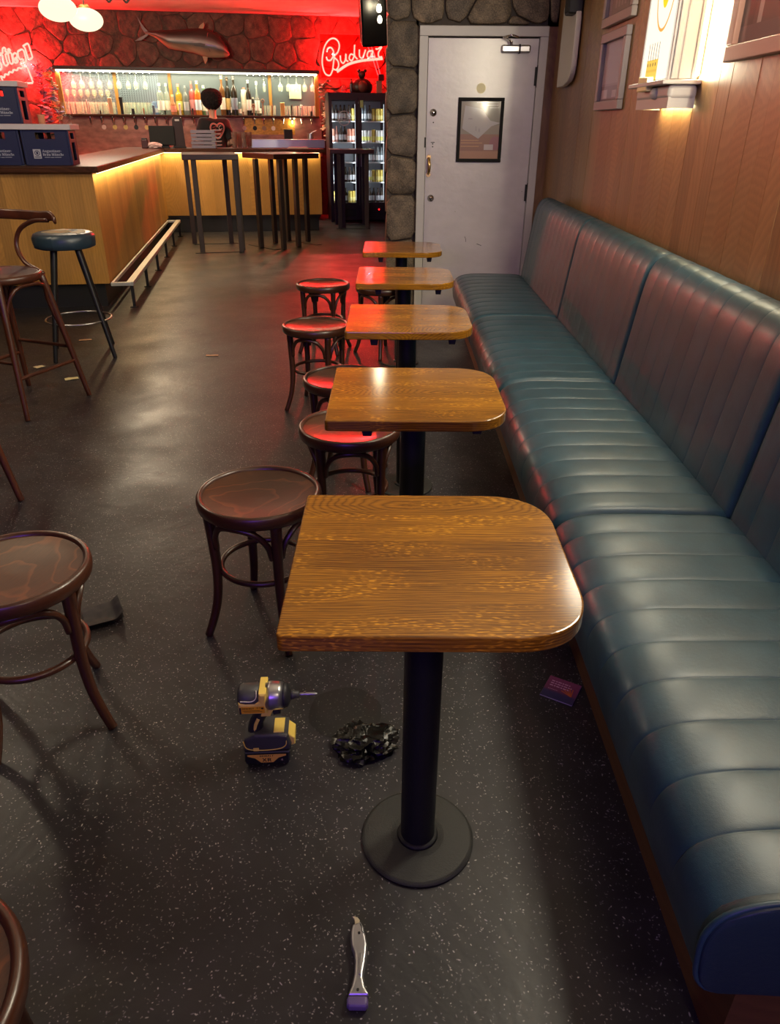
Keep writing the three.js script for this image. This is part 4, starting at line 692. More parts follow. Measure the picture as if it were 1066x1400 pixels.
/* ============================================================ bottles, glasses and taps of the back bar */
const ORDINAL = ['first', 'second', 'third', 'fourth', 'fifth', 'sixth', 'seventh', 'eighth', 'ninth', 'tenth', 'eleventh', 'twelfth', 'thirteenth', 'fourteenth', 'fifteenth', 'sixteenth', 'seventeenth', 'eighteenth', 'nineteenth', 'twentieth'];
const gl = (c, t = 0.85, r = 0.06) => phys({ color: lin(c), roughness: r, transmission: t, thickness: 0, ior: 1.45 });
const BW = 7.24;
function bottle(name, label, cat, pos, turn, h, r, kind, body, labelC, capC, group) {
  const t = thing(name, label, cat, pos, turn, group);
  const prof = { wine: [[0, 0], [0.95, 0], [1, 0.02], [1, 0.6], [0.85, 0.69], [0.42, 0.76], [0.36, 0.8], [0.36, 0.94], [0.42, 0.95], [0.42, 0.97], [0, 0.97]], spirit: [[0, 0], [0.95, 0], [1, 0.02], [1, 0.64], [0.9, 0.7], [0.5, 0.75], [0.34, 0.79], [0.34, 0.93], [0, 0.93]], round: [[0, 0], [0.8, 0], [0.98, 0.1], [1, 0.3], [0.85, 0.5], [0.4, 0.62], [0.3, 0.7], [0.3, 0.92], [0, 0.92]], flask: [[0, 0], [0.9, 0], [1, 0.03], [0.96, 0.5], [0.75, 0.6], [0.45, 0.68], [0.4, 0.9], [0, 0.9]], jar: [[0, 0], [0.95, 0], [1, 0.03], [1, 0.8], [0.8, 0.86], [0.8, 0.92], [0, 0.92]] }[kind];
  part(t, 'glass_body', lathe(prof.map(([a, b]) => [a * r, b * h]), 22), body);
  if (labelC) part(t, 'paper_label', new THREE.CylinderGeometry(r * 1.015, r * 1.015, h * 0.3, 22, 1, true).translate(0, h * 0.3, 0), labelC);
  if (capC) part(t, 'cap', cyl(r * 0.42, r * 0.42, h * 0.09, 0, h * 0.955, 0, 14), capC);
  return t;
}
{
  const L = (h) => std(hex(h), 0.55), clear = gl([0.86, 0.92, 0.84]), dark = std([0.02, 0.016, 0.01], 0.15), brown = gl([0.3, 0.13, 0.04], 0.6), green = gl([0.35, 0.6, 0.3], 0.7), yellow = gl([0.95, 0.75, 0.12], 0.8), pink = gl([0.9, 0.3, 0.25], 0.7), orange = gl([0.95, 0.45, 0.1], 0.7), blue = gl([0.55, 0.7, 0.9], 0.75);
  const list = [
    [202.5, 135, 5.0, 'jar', blue, L('#aab6c4'), null, 'stout pale blue bottle at the left end of the bottle row on the lit shelf'],
    [211, 113, 4.2, 'spirit', clear, L('#cfd6b6'), L('#c8d29a'), 'tall clear bottle with greenish label, left part of the lit shelf'],
    [219.5, 113, 3.3, 'wine', clear, L('#e6dcae'), L('#d6c88a'), 'clear bottle with cream label, third in the lit bottle row'],
    [227.5, 128, 3.6, 'flask', gl([0.9, 0.5, 0.25], 0.7), L('#c9452f'), L('#d8b24a'), 'small squat bottle with red and cream label on the lit shelf'],
    [236, 114, 4.0, 'spirit', yellow, L('#e7cf3a'), L('#b9402c'), 'bright yellow liqueur bottle on the lit shelf'],
    [245.8, 116, 3.1, 'wine', gl([0.45, 0.5, 0.45], 0.7), L('#6d7372'), L('#394040'), 'slim grey bottle right of the yellow one on the lit shelf'],
    [254.5, 110, 3.7, 'spirit', pink, L('#c94f4a'), L('#30201a'), 'bottle with pink red contents on the lit shelf'],
    [262.5, 110, 3.7, 'wine', orange, L('#9fb6c6'), L('#d9b36a'), 'bottle with orange shoulder and pale blue label on the lit shelf'],
    [271, 116, 3.7, 'wine', green, L('#cfd8a0'), L('#dfe0b0'), 'pale green labelled bottle just left of the bartender'],
    [297, 103, 3.4, 'wine', brown, L('#d8c9a0'), L('#b9963c'), 'brown bottle with gold top just right of the bartender'],
    [304.5, 105, 3.5, 'wine', dark, L('#c5852e'), L('#2a1c10'), 'dark bottle with an orange gold label on the lit shelf'],
    [313.5, 104, 4.0, 'wine', dark, L('#39404e'), L('#191512'), 'tall black bottle with a dark blue label on the lit shelf'],
    [309, 131, 3.1, 'jar', clear, L('#e7e0c4'), L('#e7e0c4'), 'short white labelled bottle standing before the dark ones'],
    [320, 137, 2.5, 'jar', clear, L('#e7d9a8'), null, 'small cream bottle beside the red capped one'],
    [327.3, 119, 3.8, 'jar', std(hex(0xd6c690), 0.4), L('#efe2b0'), L('#c23a24'), 'cream bottle with a tall red cap on the lit shelf'],
    [333.8, 109, 3.0, 'wine', dark, L('#b9b49a'), L('#d7d2b2'), 'slender dark bottle right of the red capped one'],
    [339.5, 132, 2.9, 'flask', dark, L('#e3d7ac'), L('#e3d7ac'), 'squat black bottle with cream label on the lit shelf'],
    [345.5, 111, 3.1, 'round', clear, L('#e7e4c8'), L('#f0ecd0'), 'white topped ornate bottle on the lit shelf'],
    [347.5, 135, 3.0, 'flask', dark, L('#ece6ca'), L('#1c1713'), 'squat black bottle with white label, last of the bottle row'],
  ];
  list.forEach(([px, py, rp, kind, body, lab, cap, label], i) => { const b = onBack(px, py, BW), w = i % 2 ? 7.2 : 7.26; bottle('spirit_bottle', label, 'bottle', bar(b[0], SHB, w), TURN, b[1] - SHB, rp * 0.0132, kind, body, lab, cap, 'bottles on the lit back shelf'); });
  const ORD = ORDINAL;
  /* hanging stemmed glasses */
  const glassMat = phys({ color: lin([0.97, 1, 0.93]), roughness: 0.05, transmission: 0.9, thickness: 0, ior: 1.5 });
  const wine = lathe([[0.034, 0], [0.033, -0.004], [0.006, -0.008], [0.0045, -0.03], [0.0045, -0.085], [0.012, -0.1], [0.034, -0.125], [0.042, -0.155], [0.038, -0.2], [0.033, -0.215], [0.0315, -0.215], [0.036, -0.2], [0.04, -0.155], [0.032, -0.128], [0.008, -0.103], [0, -0.1]], 22);
  const flute = lathe([[0.033, 0], [0.032, -0.004], [0.006, -0.008], [0.0045, -0.07], [0.012, -0.085], [0.025, -0.13], [0.027, -0.17], [0.022, -0.225], [0.0205, -0.225], [0.0255, -0.17], [0.0235, -0.132], [0, -0.088]], 20);
  const H = [['left', [96, 108, 119.5, 131.5, 144, 157, 169, 180, 192]], ['right', [357, 380, 391.5, 403, 415, 426]]];
  let g0 = null;
  for (const [side, xs] of H) xs.forEach((px, i) => {
    const nth = ['first', 'second', 'third', 'fourth', 'fifth', 'sixth', 'seventh', 'eighth', 'ninth'][i], f = side === 'right' && i === 0;
    const t = thing(f ? 'champagne_flute' : 'wine_glass', f ? 'narrow flute hanging upside down at the left of the right hand glasses' : nth + ' hanging wine glass counted from the left on the ' + side + ' rack of the lit shelf', 'glass', bar(onBack(px, 110, BW)[0], SHT - 0.03, BW + (i % 2 ? -0.03 : 0.03)), TURN, 'glasses hanging under the lit shelf top');
    part(t, 'glass', f ? flute : wine, glassMat);
  });
  const upright = wine.clone().rotateX(Math.PI).scale(0.9, 0.9, 0.9), rowY = onBack(110, 138.5, BW)[1];
  const ledge = thing('glass_ledge', 'thin clear glass ledge carrying the upright wine glasses at the left of the lit shelf', 'glass shelf', bar(onBack(113, 130, 7.3)[0], rowY - 0.006, 7.31), TURN); part(ledge, 'pane', rbox(0.74, 0.008, 0.11, 0.002), glassMat); for (const s of [-1, 1]) part(ledge, 'bracket', box(0.012, 0.012, 0.14, s * 0.3, -0.01, -0.01), M.steel);
  [86, 95, 104, 113, 122, 131, 140].forEach((px, i) => { const t = thing('wine_glass', ORD[i] + ' upright wine glass from the left on the small ledge of the lit shelf', 'glass', bar(onBack(px, 130, 7.31)[0], rowY - 0.001, 7.31), TURN, 'upright wine glasses on the ledge'); part(t, 'glass', upright, glassMat); });
  /* standing tumblers */
  const tum = lathe([[0, 0.004], [0.026, 0.004], [0.03, 0.012], [0.036, 0.15], [0.0345, 0.15], [0.0285, 0.014], [0, 0.012]], 20);
  const rows = [['left', 'half litre glass from the left in the left standing row on the lit shelf', [84, 90.5, 97, 103, 109, 115, 121, 127, 133, 139, 145, 157, 162, 167, 172, 177, 182, 187, 192, 197]], ['right', 'tumbler from the left in the right standing row on the lit shelf', [355, 362, 369, 386, 393, 400, 407, 414, 421, 428]]];
  for (const [side, label, xs] of rows) xs.forEach((px, i) => { const t = thing('tumbler', ORD[i] + ' ' + label, 'glass', bar(onBack(px, 140, BW)[0], SHB, 7.2 + (i % 3) * 0.04), TURN, 'glasses standing at the ' + side + ' of the lit shelf'); part(t, 'glass', tum, glassMat); t.scale.set(1, side === 'left' ? 1.15 : 1, 1); });
  /* taps */
  const K = { black: M.black, tan: std(hex(0xb98a4e), 0.45), white: std(hex(0xd8cbb8), 0.4), blue: std(hex(0x24303e), 0.4), brown: std(hex(0x5a2f1c), 0.4), gold: std(hex(0xc9932f), 0.4), rose: std(hex(0xc98a7a), 0.4), grey: std(hex(0x77706c), 0.4) };
  const body = lathe([[0, 0.05], [0.012, 0.05], [0.02, 0.04], [0.024, 0.02], [0.024, -0.005], [0.016, -0.02], [0.011, -0.05], [0.013, -0.075], [0, -0.075]], 20);
  const shank = merge([cyl(0.014, 0.014, 0.13).rotateX(Math.PI / 2).translate(0, 0, -0.065), lathe([[0.03, 0], [0.028, 0.008], [0.014, 0.01]], 20).rotateX(Math.PI / 2).translate(0, 0, -0.125)]);
  const shape = { bar: (h, w) => rbox(w, h, 0.03, 0.006, 0, h / 2 + 0.05, 0), taper: (h, w) => new THREE.CylinderGeometry(w / 2, w / 3.4, h, 14).translate(0, h / 2 + 0.05, 0), pair: (h, w) => merge([rbox(w * 0.35, h, 0.02, 0.004, -w * 0.3, h / 2 + 0.05, 0), rbox(w * 0.35, h * 0.86, 0.02, 0.004, w * 0.3, h * 0.43 + 0.05, 0), box(w, 0.02, 0.02, 0, 0.06, 0)]), loop: (h, w) => merge([rbox(0.022, h, 0.02, 0.005, 0, h / 2 + 0.05, 0), new THREE.TorusGeometry(w * 0.45, 0.008, 8, 16).translate(0, h + 0.05, 0)]) };
  const taps = [[111.7, 'pair', 0.21, 0.05, 'rose', null, 'beer tap with a pale double handle, leftmost on the copper panel'], [126.7, 'bar', 0.06, 0.022, 'black', 'rose', 'beer tap with a short black handle, second from the left'], [141.7, 'bar', 0.24, 0.06, 'tan', 'gold', 'beer tap with a broad tan wooden handle'], [156.6, 'taper', 0.25, 0.06, 'black', 'gold', 'beer tap with a tall tapering black handle'], [171.2, 'bar', 0.09, 0.045, 'black', 'black', 'beer tap with a stubby wide black handle'], [185.9, 'taper', 0.1, 0.025, 'brown', 'gold', 'beer tap with a thin brown handle left of the dark terminal'], [199.9, 'bar', 0.14, 0.04, 'blue', null, 'beer tap with a dark blue handle above the dark terminal'], [215.1, 'taper', 0.07, 0.026, 'black', null, 'beer tap with a short black handle above the dark terminal'], [235.9, 'bar', 0.17, 0.032, 'white', null, 'beer tap with a tall white handle left of the bartender'], [253.5, 'taper', 0.1, 0.028, 'black', null, 'beer tap with a leaning black handle above the stack of trays'], [273.4, 'bar', 0.07, 0.028, 'grey', null, 'beer tap with a grey handle touching the bartender shoulder'], [324.6, 'taper', 0.06, 0.024, 'brown', 'rose', 'beer tap with a short brown handle, first right of the bartender'], [339.9, 'loop', 0.15, 0.05, 'brown', 'black', 'beer tap with a brown looped handle and dark badge'], [353.3, 'loop', 0.22, 0.055, 'brown', 'brown', 'beer tap with the taller brown looped handle'], [366.7, 'taper', 0.16, 0.03, 'brown', 'rose', 'beer tap with a slim bronze handle and pink badge'], [381.3, 'bar', 0.2, 0.07, 'gold', null, 'beer tap with a broad golden handle'], [394.5, 'taper', 0.16, 0.026, 'black', null, 'beer tap with a slim black handle beside the golden one'], [408.5, 'loop', 0.14, 0.05, 'white', null, 'beer tap with an ornate white handle near the right end'], [422.9, 'bar', 0.08, 0.028, 'black', null, 'beer tap with a short black handle, rightmost on the panel']];
  for (const [px, k, h, w, c, badge, label] of taps) {
    const b = onBack(px, 158.5, 7.18), t = thing('beer_tap', label, 'beer tap', bar(b[0], SHB - 0.055, 7.165), TURN);
    part(t, 'spout', body, M.chrome); part(t, 'shank', shank, M.chrome); part(t, 'handle', shape[k](h, w).rotateX(0.1), K[c]);
    if (badge) part(t, 'badge', cyl(0.035, 0.035, 0.012, 0, -0.12, -0.108, 20).rotateX(0).applyMatrix4(new THREE.Matrix4().makeTranslation(0, 0.12, 0.108)).rotateX(Math.PI / 2).translate(0, -0.13, -0.1), K[badge]);
  }
}
/* ------------------------------------------------------------ drinks fridge */
{
  const u0 = 2.51, u1 = 3.45, W = u1 - u0, fw = 6.2, H = 1.885, um = (u0 + u1) / 2, D = 0.6;
  const fr = std([0.055, 0.042, 0.05], 0.4, 0.3);
  const t = thing('drinks_fridge', 'tall double door drinks fridge with lit shelves of bottles and cans', 'fridge', bar(um, 0, fw), TURN);
  part(t, 'cabinet', merge([box(0.03, H, D, -W / 2 + 0.015, H / 2, -D / 2), box(0.03, H, D, W / 2 - 0.015, H / 2, -D / 2), box(W, 0.1, D, 0, H - 0.05, -D / 2), box(W, 0.24, D, 0, 0.15, -D / 2), box(W, H - 0.1, 0.02, 0, H / 2, -D + 0.01), box(0.05, H - 0.3, D - 0.05, 0.0, H / 2, -D / 2 - 0.025)]), fr);
  part(t, 'liner', box(W - 0.06, 1.5, 0.01, 0, 1.03, -D + 0.03), std([0.5, 0.54, 0.58], 0.5));
  for (const [i, y] of [0.29, 0.605, 0.9, 1.195, 1.495].entries()) for (const s of [-1, 1]) part(t, 'shelf', box(W / 2 - 0.06, 0.014, D - 0.12, s * (W / 4 - 0.002), y - 0.008, -D / 2 - 0.02), std([0.75, 0.78, 0.8], 0.35), i ? undefined : 'lowest shelf');
  for (const s of [-1, 1]) {
    const d = part(t, 'door', merge([box(0.045, 1.5, 0.03, s * W / 4 - W / 4 + 0.028, 1.03, 0.016), box(0.045, 1.5, 0.03, s * W / 4 + W / 4 - 0.028, 1.03, 0.016), box(W / 2 - 0.012, 0.05, 0.03, s * W / 4, 1.805, 0.016), box(W / 2 - 0.012, 0.05, 0.03, s * W / 4, 0.275, 0.016)]), fr);
    part(d, 'door_glass', box(W / 2 - 0.1, 1.48, 0.004, s * W / 4, 1.03, 0.012), phys({ color: 0xffffff, roughness: 0.02, transmission: 1, thickness: 0 }));
    part(d, 'door_handle', rbox(0.014, 0.22, 0.03, 0.005, s * 0.035, 0.95, 0.04), M.steel);
    part(t, 'light_tube', box(0.006, 1.4, 0.008, s * (W / 4) + W / 4 - 0.045 - (s > 0 ? 0.01 : 0), 1.03, -0.06), glow([0.86, 0.94, 1], 1.3));
    areaLight([0.86, 0.94, 1], POWER.fridge, 0.02, 1.4, bar(um + s * W / 4 + W / 4 - 0.06, 1.03, fw + 0.06), bar(um + s * W / 4, 1.03, fw + 0.45));
    areaLight([0.86, 0.94, 1], POWER.fridge, 0.02, 1.4, bar(um + s * W / 4 - W / 4 + 0.06, 1.03, fw + 0.06), bar(um + s * W / 4, 1.03, fw + 0.45));
  }
  const ring = new THREE.TorusGeometry(0.1, 0.006, 8, 36); part(t, 'door_emblem', merge([ring.translate(-W / 4 + 0.01, 1.53, 0.017), new THREE.TorusGeometry(0.05, 0.004, 6, 24).translate(-W / 4 + 0.01, 1.55, 0.017), box(0.23, 0.012, 0.005, -W / 4 + 0.01, 1.545, 0.018), box(0.2, 0.008, 0.005, -W / 4 + 0.01, 1.51, 0.018)]), std([0.55, 0.55, 0.58], 0.4), 'pale ring emblem on the left door');
  part(t, 'grille', merge([...Array(5).keys()].map((i) => box(0.34, 0.01, 0.012, 0.2, 0.06 + i * 0.03, 0.006))), M.black); part(t, 'vent_panel', rbox(0.3, 0.1, 0.012, 0.004, -0.2, 0.14, 0.004), M.castIron);
  part(t, 'power_light', ball(0.012, 0.33, 0.19, 0.008, 10, 8), glow(RED, 4), 'small red indicator light');
  part(t, 'energy_sticker', box(0.05, 0.1, 0.003, 0.05, 1.73, 0.033), std(hex(0x5d8a3a), 0.5), 'green sticker');
  /* what stands in it */
  const P = {
    brown: [[0.031, 0.232, [[0, 0], [0.9, 0], [1, 0.03], [1, 0.55], [0.7, 0.68], [0.42, 0.78], [0.42, 0.97], [0, 0.97]]], std([0.035, 0.02, 0.012], 0.2), std(hex(0x8a8d92), 0.5)],
    pale: [[0.031, 0.232, [[0, 0], [0.9, 0], [1, 0.03], [1, 0.55], [0.7, 0.68], [0.42, 0.78], [0.42, 0.97], [0, 0.97]]], std([0.2, 0.24, 0.26], 0.2), std(hex(0xb9c3c8), 0.5)],
    rose: [[0.031, 0.232, [[0, 0], [0.9, 0], [1, 0.03], [1, 0.55], [0.7, 0.68], [0.42, 0.78], [0.42, 0.97], [0, 0.97]]], std([0.4, 0.16, 0.12], 0.25), std(hex(0xc98a78), 0.5)],
    can: [[0.033, 0.17, [[0, 0], [0.85, 0], [1, 0.05], [1, 0.92], [0.85, 1], [0, 0.99]]], std([0.72, 0.72, 0.68], 0.3, 0.3), std(hex(0xc9cf3a), 0.4)],
    redcan: [[0.033, 0.19, [[0, 0], [0.85, 0], [1, 0.05], [1, 0.92], [0.85, 1], [0, 0.99]]], std([0.7, 0.3, 0.2], 0.3, 0.2), std(hex(0xd8c2b4), 0.4)],
    gold: [[0.033, 0.18, [[0, 0], [0.85, 0], [1, 0.05], [1, 0.92], [0.85, 1], [0, 0.99]]], std([0.7, 0.55, 0.12], 0.3, 0.3), std(hex(0xd9c04a), 0.4)],
  };
  const geo = {}; for (const k in P) { const [[r, h, pr]] = P[k]; geo[k] = [lathe(pr.map(([a, b]) => [a * r, b * h]), 16), new THREE.CylinderGeometry(r * 1.02, r * 1.02, h * 0.32, 16, 1, true).translate(0, h * 0.3, 0)]; }
  const words = { brown: ['beer_bottle', 'dark beer bottle', 'bottle'], pale: ['beer_bottle', 'pale labelled bottle', 'bottle'], rose: ['beer_bottle', 'reddish bottle', 'bottle'], can: ['drink_can', 'white and green can', 'can'], redcan: ['drink_can', 'red and white can', 'can'], gold: ['drink_can', 'golden yellow can', 'can'] };
  const lv = ['lowest shelf', 'second shelf from below', 'middle shelf', 'second shelf from above', 'top shelf'], ys = [0.29, 0.605, 0.9, 1.195, 1.495];
  const fill = { '-1': ['gold gold brown brown gold gold', 'pale pale pale brown brown brown', '', 'redcan rose brown brown redcan redcan', 'brown brown brown brown brown gold'], 1: ['rose rose brown brown brown brown', 'pale pale can gold gold gold', 'brown brown pale pale pale pale', 'can can can gold can can', 'pale pale brown gold gold gold'] };
  for (const s of [-1, 1]) fill[s].forEach((row, k) => row.split(' ').filter(Boolean).forEach((w, i) => {
    const [n, l, c] = words[w], place = ' on the ' + lv[k] + ' behind the ' + (s < 0 ? 'left' : 'right') + ' fridge door', where = l + ', ' + ORDINAL[i] + ' from left on the ' + lv[k] + ', ' + (s < 0 ? 'left' : 'right') + ' fridge door';
    const o = thing(n, where, c, bar(um + s * (W / 4 - 0.002) - 0.165 + i * 0.066, ys[k], fw + 0.14 + (i % 2) * 0.03), TURN, 'drinks' + place);
    part(o, 'body', geo[w][0], P[w][1]); part(o, 'paper_label', geo[w][1], P[w][2]);
  }));
  /* on top of it */
  const top = (px, w = fw + 0.25) => bar(onBack(px, 120, w)[0], H, w);
  const f = thing('figurine', 'dark round bodied figurine standing on the fridge before the red sign', 'figurine', top(498.5), TURN);
  part(f, 'body', lathe([[0, 0], [0.13, 0], [0.165, 0.05], [0.165, 0.11], [0.13, 0.17], [0.07, 0.205], [0, 0.21]], 28).scale(1, 1, 0.7), std([0.03, 0.012, 0.01], 0.4)); part(f, 'head', merge([ball(0.062, 0, 0.26, 0), ball(0.03, -0.05, 0.31, 0, 10, 8), ball(0.03, 0.05, 0.31, 0, 10, 8), ball(0.03, 0, 0.245, 0.05, 10, 8)]), std([0.03, 0.012, 0.01], 0.4)); part(f, 'belly', ball(0.09, 0, 0.09, 0.055).scale(1, 1, 1), std([0.16, 0.06, 0.04], 0.5), 'paler reddish belly');
  const g = thing('glass_ball', 'small red glinting glass ball vase on the left of the fridge top', 'vase', top(472.5), TURN); part(g, 'bowl', lathe([[0, 0], [0.04, 0], [0.055, 0.03], [0.05, 0.07], [0.03, 0.09], [0.034, 0.1], [0.028, 0.1], [0.046, 0.06], [0.045, 0.03], [0, 0.01]], 24), gl([0.95, 0.4, 0.4], 0.8));
  bottle('glass_bottle', 'slim dark bottle on the fridge left of the round figurine', 'bottle', top(483), TURN, 0.2, 0.028, 'wine', std([0.05, 0.015, 0.012], 0.2), null, M.black);
  const b = thing('small_box', 'small brown box at the right end of the fridge top', 'box', top(523.5), TURN); part(b, 'carton', rbox(0.08, 0.15, 0.1, 0.006, 0, 0.075, 0), std(hex(0x6a3a28), 0.6)); part(b, 'lid', rbox(0.086, 0.025, 0.106, 0.004, 0, 0.16, 0), std(hex(0x53301f), 0.6));
  bottle('glass_bottle', 'pale thin bottle beside the figurine on the fridge', 'bottle', top(509), TURN, 0.13, 0.016, 'wine', gl([0.9, 0.75, 0.7], 0.7), null, M.white);
}
/* ------------------------------------------------------------ things on the bar */
const TOP = 1.126;
{ /* crates */
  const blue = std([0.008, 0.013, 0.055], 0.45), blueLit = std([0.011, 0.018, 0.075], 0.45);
  const lab = canvasTex(512, 192, (c, w, h) => { c.fillStyle = '#1c2550'; c.fillRect(0, 0, w, h); c.fillStyle = '#b9bcc6'; c.fillRect(10, 20, 130, 150); c.strokeStyle = '#1a2450'; c.lineWidth = 10; c.beginPath(); c.arc(75, 82, 38, 0, 7); c.stroke(); c.fillStyle = '#1a2450'; c.fillRect(60, 60, 30, 42); c.fillRect(25, 140, 100, 12); c.fillStyle = '#c3c7d4'; c.font = 'bold 54px serif'; c.fillText('Augustiner-', 165, 68); c.fillText('Bräu München', 165, 124); c.fillRect(190, 146, 90, 7); c.fillRect(290, 148, 60, 7); c.fillRect(360, 146, 110, 7); });
  function crate(label, x, y, w) {
    const W = 0.36, H = 0.255, D = 0.29, t = thing('beer_crate', label, 'crate', bar(x, y, w), TURN);
    const f = new THREE.Shape([[-W / 2 + 0.012, 0.0], [W / 2 - 0.012, 0.0], [W / 2, H], [-W / 2, H]].map((p) => new THREE.Vector2(...p))); const hole = new THREE.Path([[-0.075, H - 0.065], [0.075, H - 0.065], [0.075, H - 0.018], [-0.075, H - 0.018]].map((p) => new THREE.Vector2(...p))); f.holes.push(hole);
    const wall = new THREE.ExtrudeGeometry(f, { depth: 0.012, bevelEnabled: false });
    part(t, 'front_wall', wall.clone().translate(0, 0, -0.012), blueLit); part(t, 'back_wall', wall.clone().translate(0, 0, -D), blue);
    const g = new THREE.Shape([[-D / 2, 0], [D / 2, 0], [D / 2, H], [-D / 2, H]].map((p) => new THREE.Vector2(...p))); g.holes.push(new THREE.Path([[-0.06, 0.03], [0.06, 0.03], [0.06, H - 0.09], [-0.06, H - 0.09]].map((p) => new THREE.Vector2(...p))), new THREE.Path([[-0.06, H - 0.065], [0.06, H - 0.065], [0.06, H - 0.02], [-0.06, H - 0.02]].map((p) => new THREE.Vector2(...p))));
    const side = new THREE.ExtrudeGeometry(g, { depth: 0.012, bevelEnabled: false }).rotateY(Math.PI / 2); part(t, 'side_wall', side.clone().translate(W / 2 - 0.014, 0, -D / 2), blue); part(t, 'side_wall', side.clone().translate(-W / 2 + 0.002, 0, -D / 2), blue);
    part(t, 'floor', box(W - 0.03, 0.012, D - 0.02, 0, 0.006, -D / 2), blue); for (const s of [-1, 1]) part(t, 'corner_rib', rbox(0.02, H, 0.02, 0.006, s * (W / 2 - 0.006), H / 2, -0.006), blueLit);
    part(t, 'printed_label', new THREE.PlaneGeometry(0.235, 0.088).translate(0.0, 0.082, 0.0015), std(0xffffff, 0.45, 0, { map: lab }), 'white print on the blue front');
    part(t, 'bottle_glimpse', merge([-0.1, 0, 0.1].map((x) => lathe([[0, 0.014], [0.034, 0.014], [0.034, 0.15], [0.014, 0.2], [0.014, 0.25], [0, 0.25]], 14).translate(x, 0, -0.14))), std([0.1, 0.055, 0.02], 0.25), 'brown bottle showing through the handle holes');
  }
  crate('blue beer crate with white print, right one of the lower pair on the bar', -0.335, TOP, 0.13);
  crate('blue beer crate cut by the left edge, lower left on the bar', -0.715, TOP, 0.13);
  const b = thing('white_board', 'white board lying across the two lower blue crates', 'board', bar(-0.52, TOP + 0.257, 0.11), TURN); part(b, 'panel', rbox(0.79, 0.04, 0.36, 0.004, 0, 0.02, -0.17), std(hex(0xb5a8b0), 0.5));
  crate('upper blue beer crate standing on the white board', -0.66, TOP + 0.298, 0.13);
  const c = thing('white_board', 'white lid on top of the upper blue crate', 'board', bar(-0.66, TOP + 0.555, 0.12), TURN); part(c, 'panel', rbox(0.4, 0.04, 0.31, 0.004, 0, 0.02, -0.145), std(hex(0xb5a8b0), 0.5));
  const cup = thing('orange_cup', 'small orange cup on the white board beside the upper crate', 'cup', bar(-0.375, TOP + 0.298, 0.3), TURN); part(cup, 'cup', lathe([[0, 0], [0.024, 0], [0.03, 0.065], [0.027, 0.065], [0.022, 0.006], [0, 0.006]], 20), std(hex(0xc9562e), 0.5)); part(cup, 'lip', new THREE.TorusGeometry(0.0285, 0.003, 6, 20).rotateX(Math.PI / 2).translate(0, 0.065, 0), std(hex(0xd8683a), 0.5));
  const sc = thing('glass_jug', 'clear glass jug gleaming at the right end of the white board', 'jug', bar(-0.2, TOP + 0.298, 0.33), TURN); part(sc, 'jug', lathe([[0, 0], [0.045, 0], [0.05, 0.05], [0.035, 0.12], [0.045, 0.16], [0.042, 0.16], [0.032, 0.12], [0.046, 0.05], [0, 0.006]], 24), M.glass); part(sc, 'handle', new THREE.TorusGeometry(0.04, 0.006, 8, 18, 3.4).rotateZ(-1.7).translate(0.045, 0.09, 0), M.glass);
}
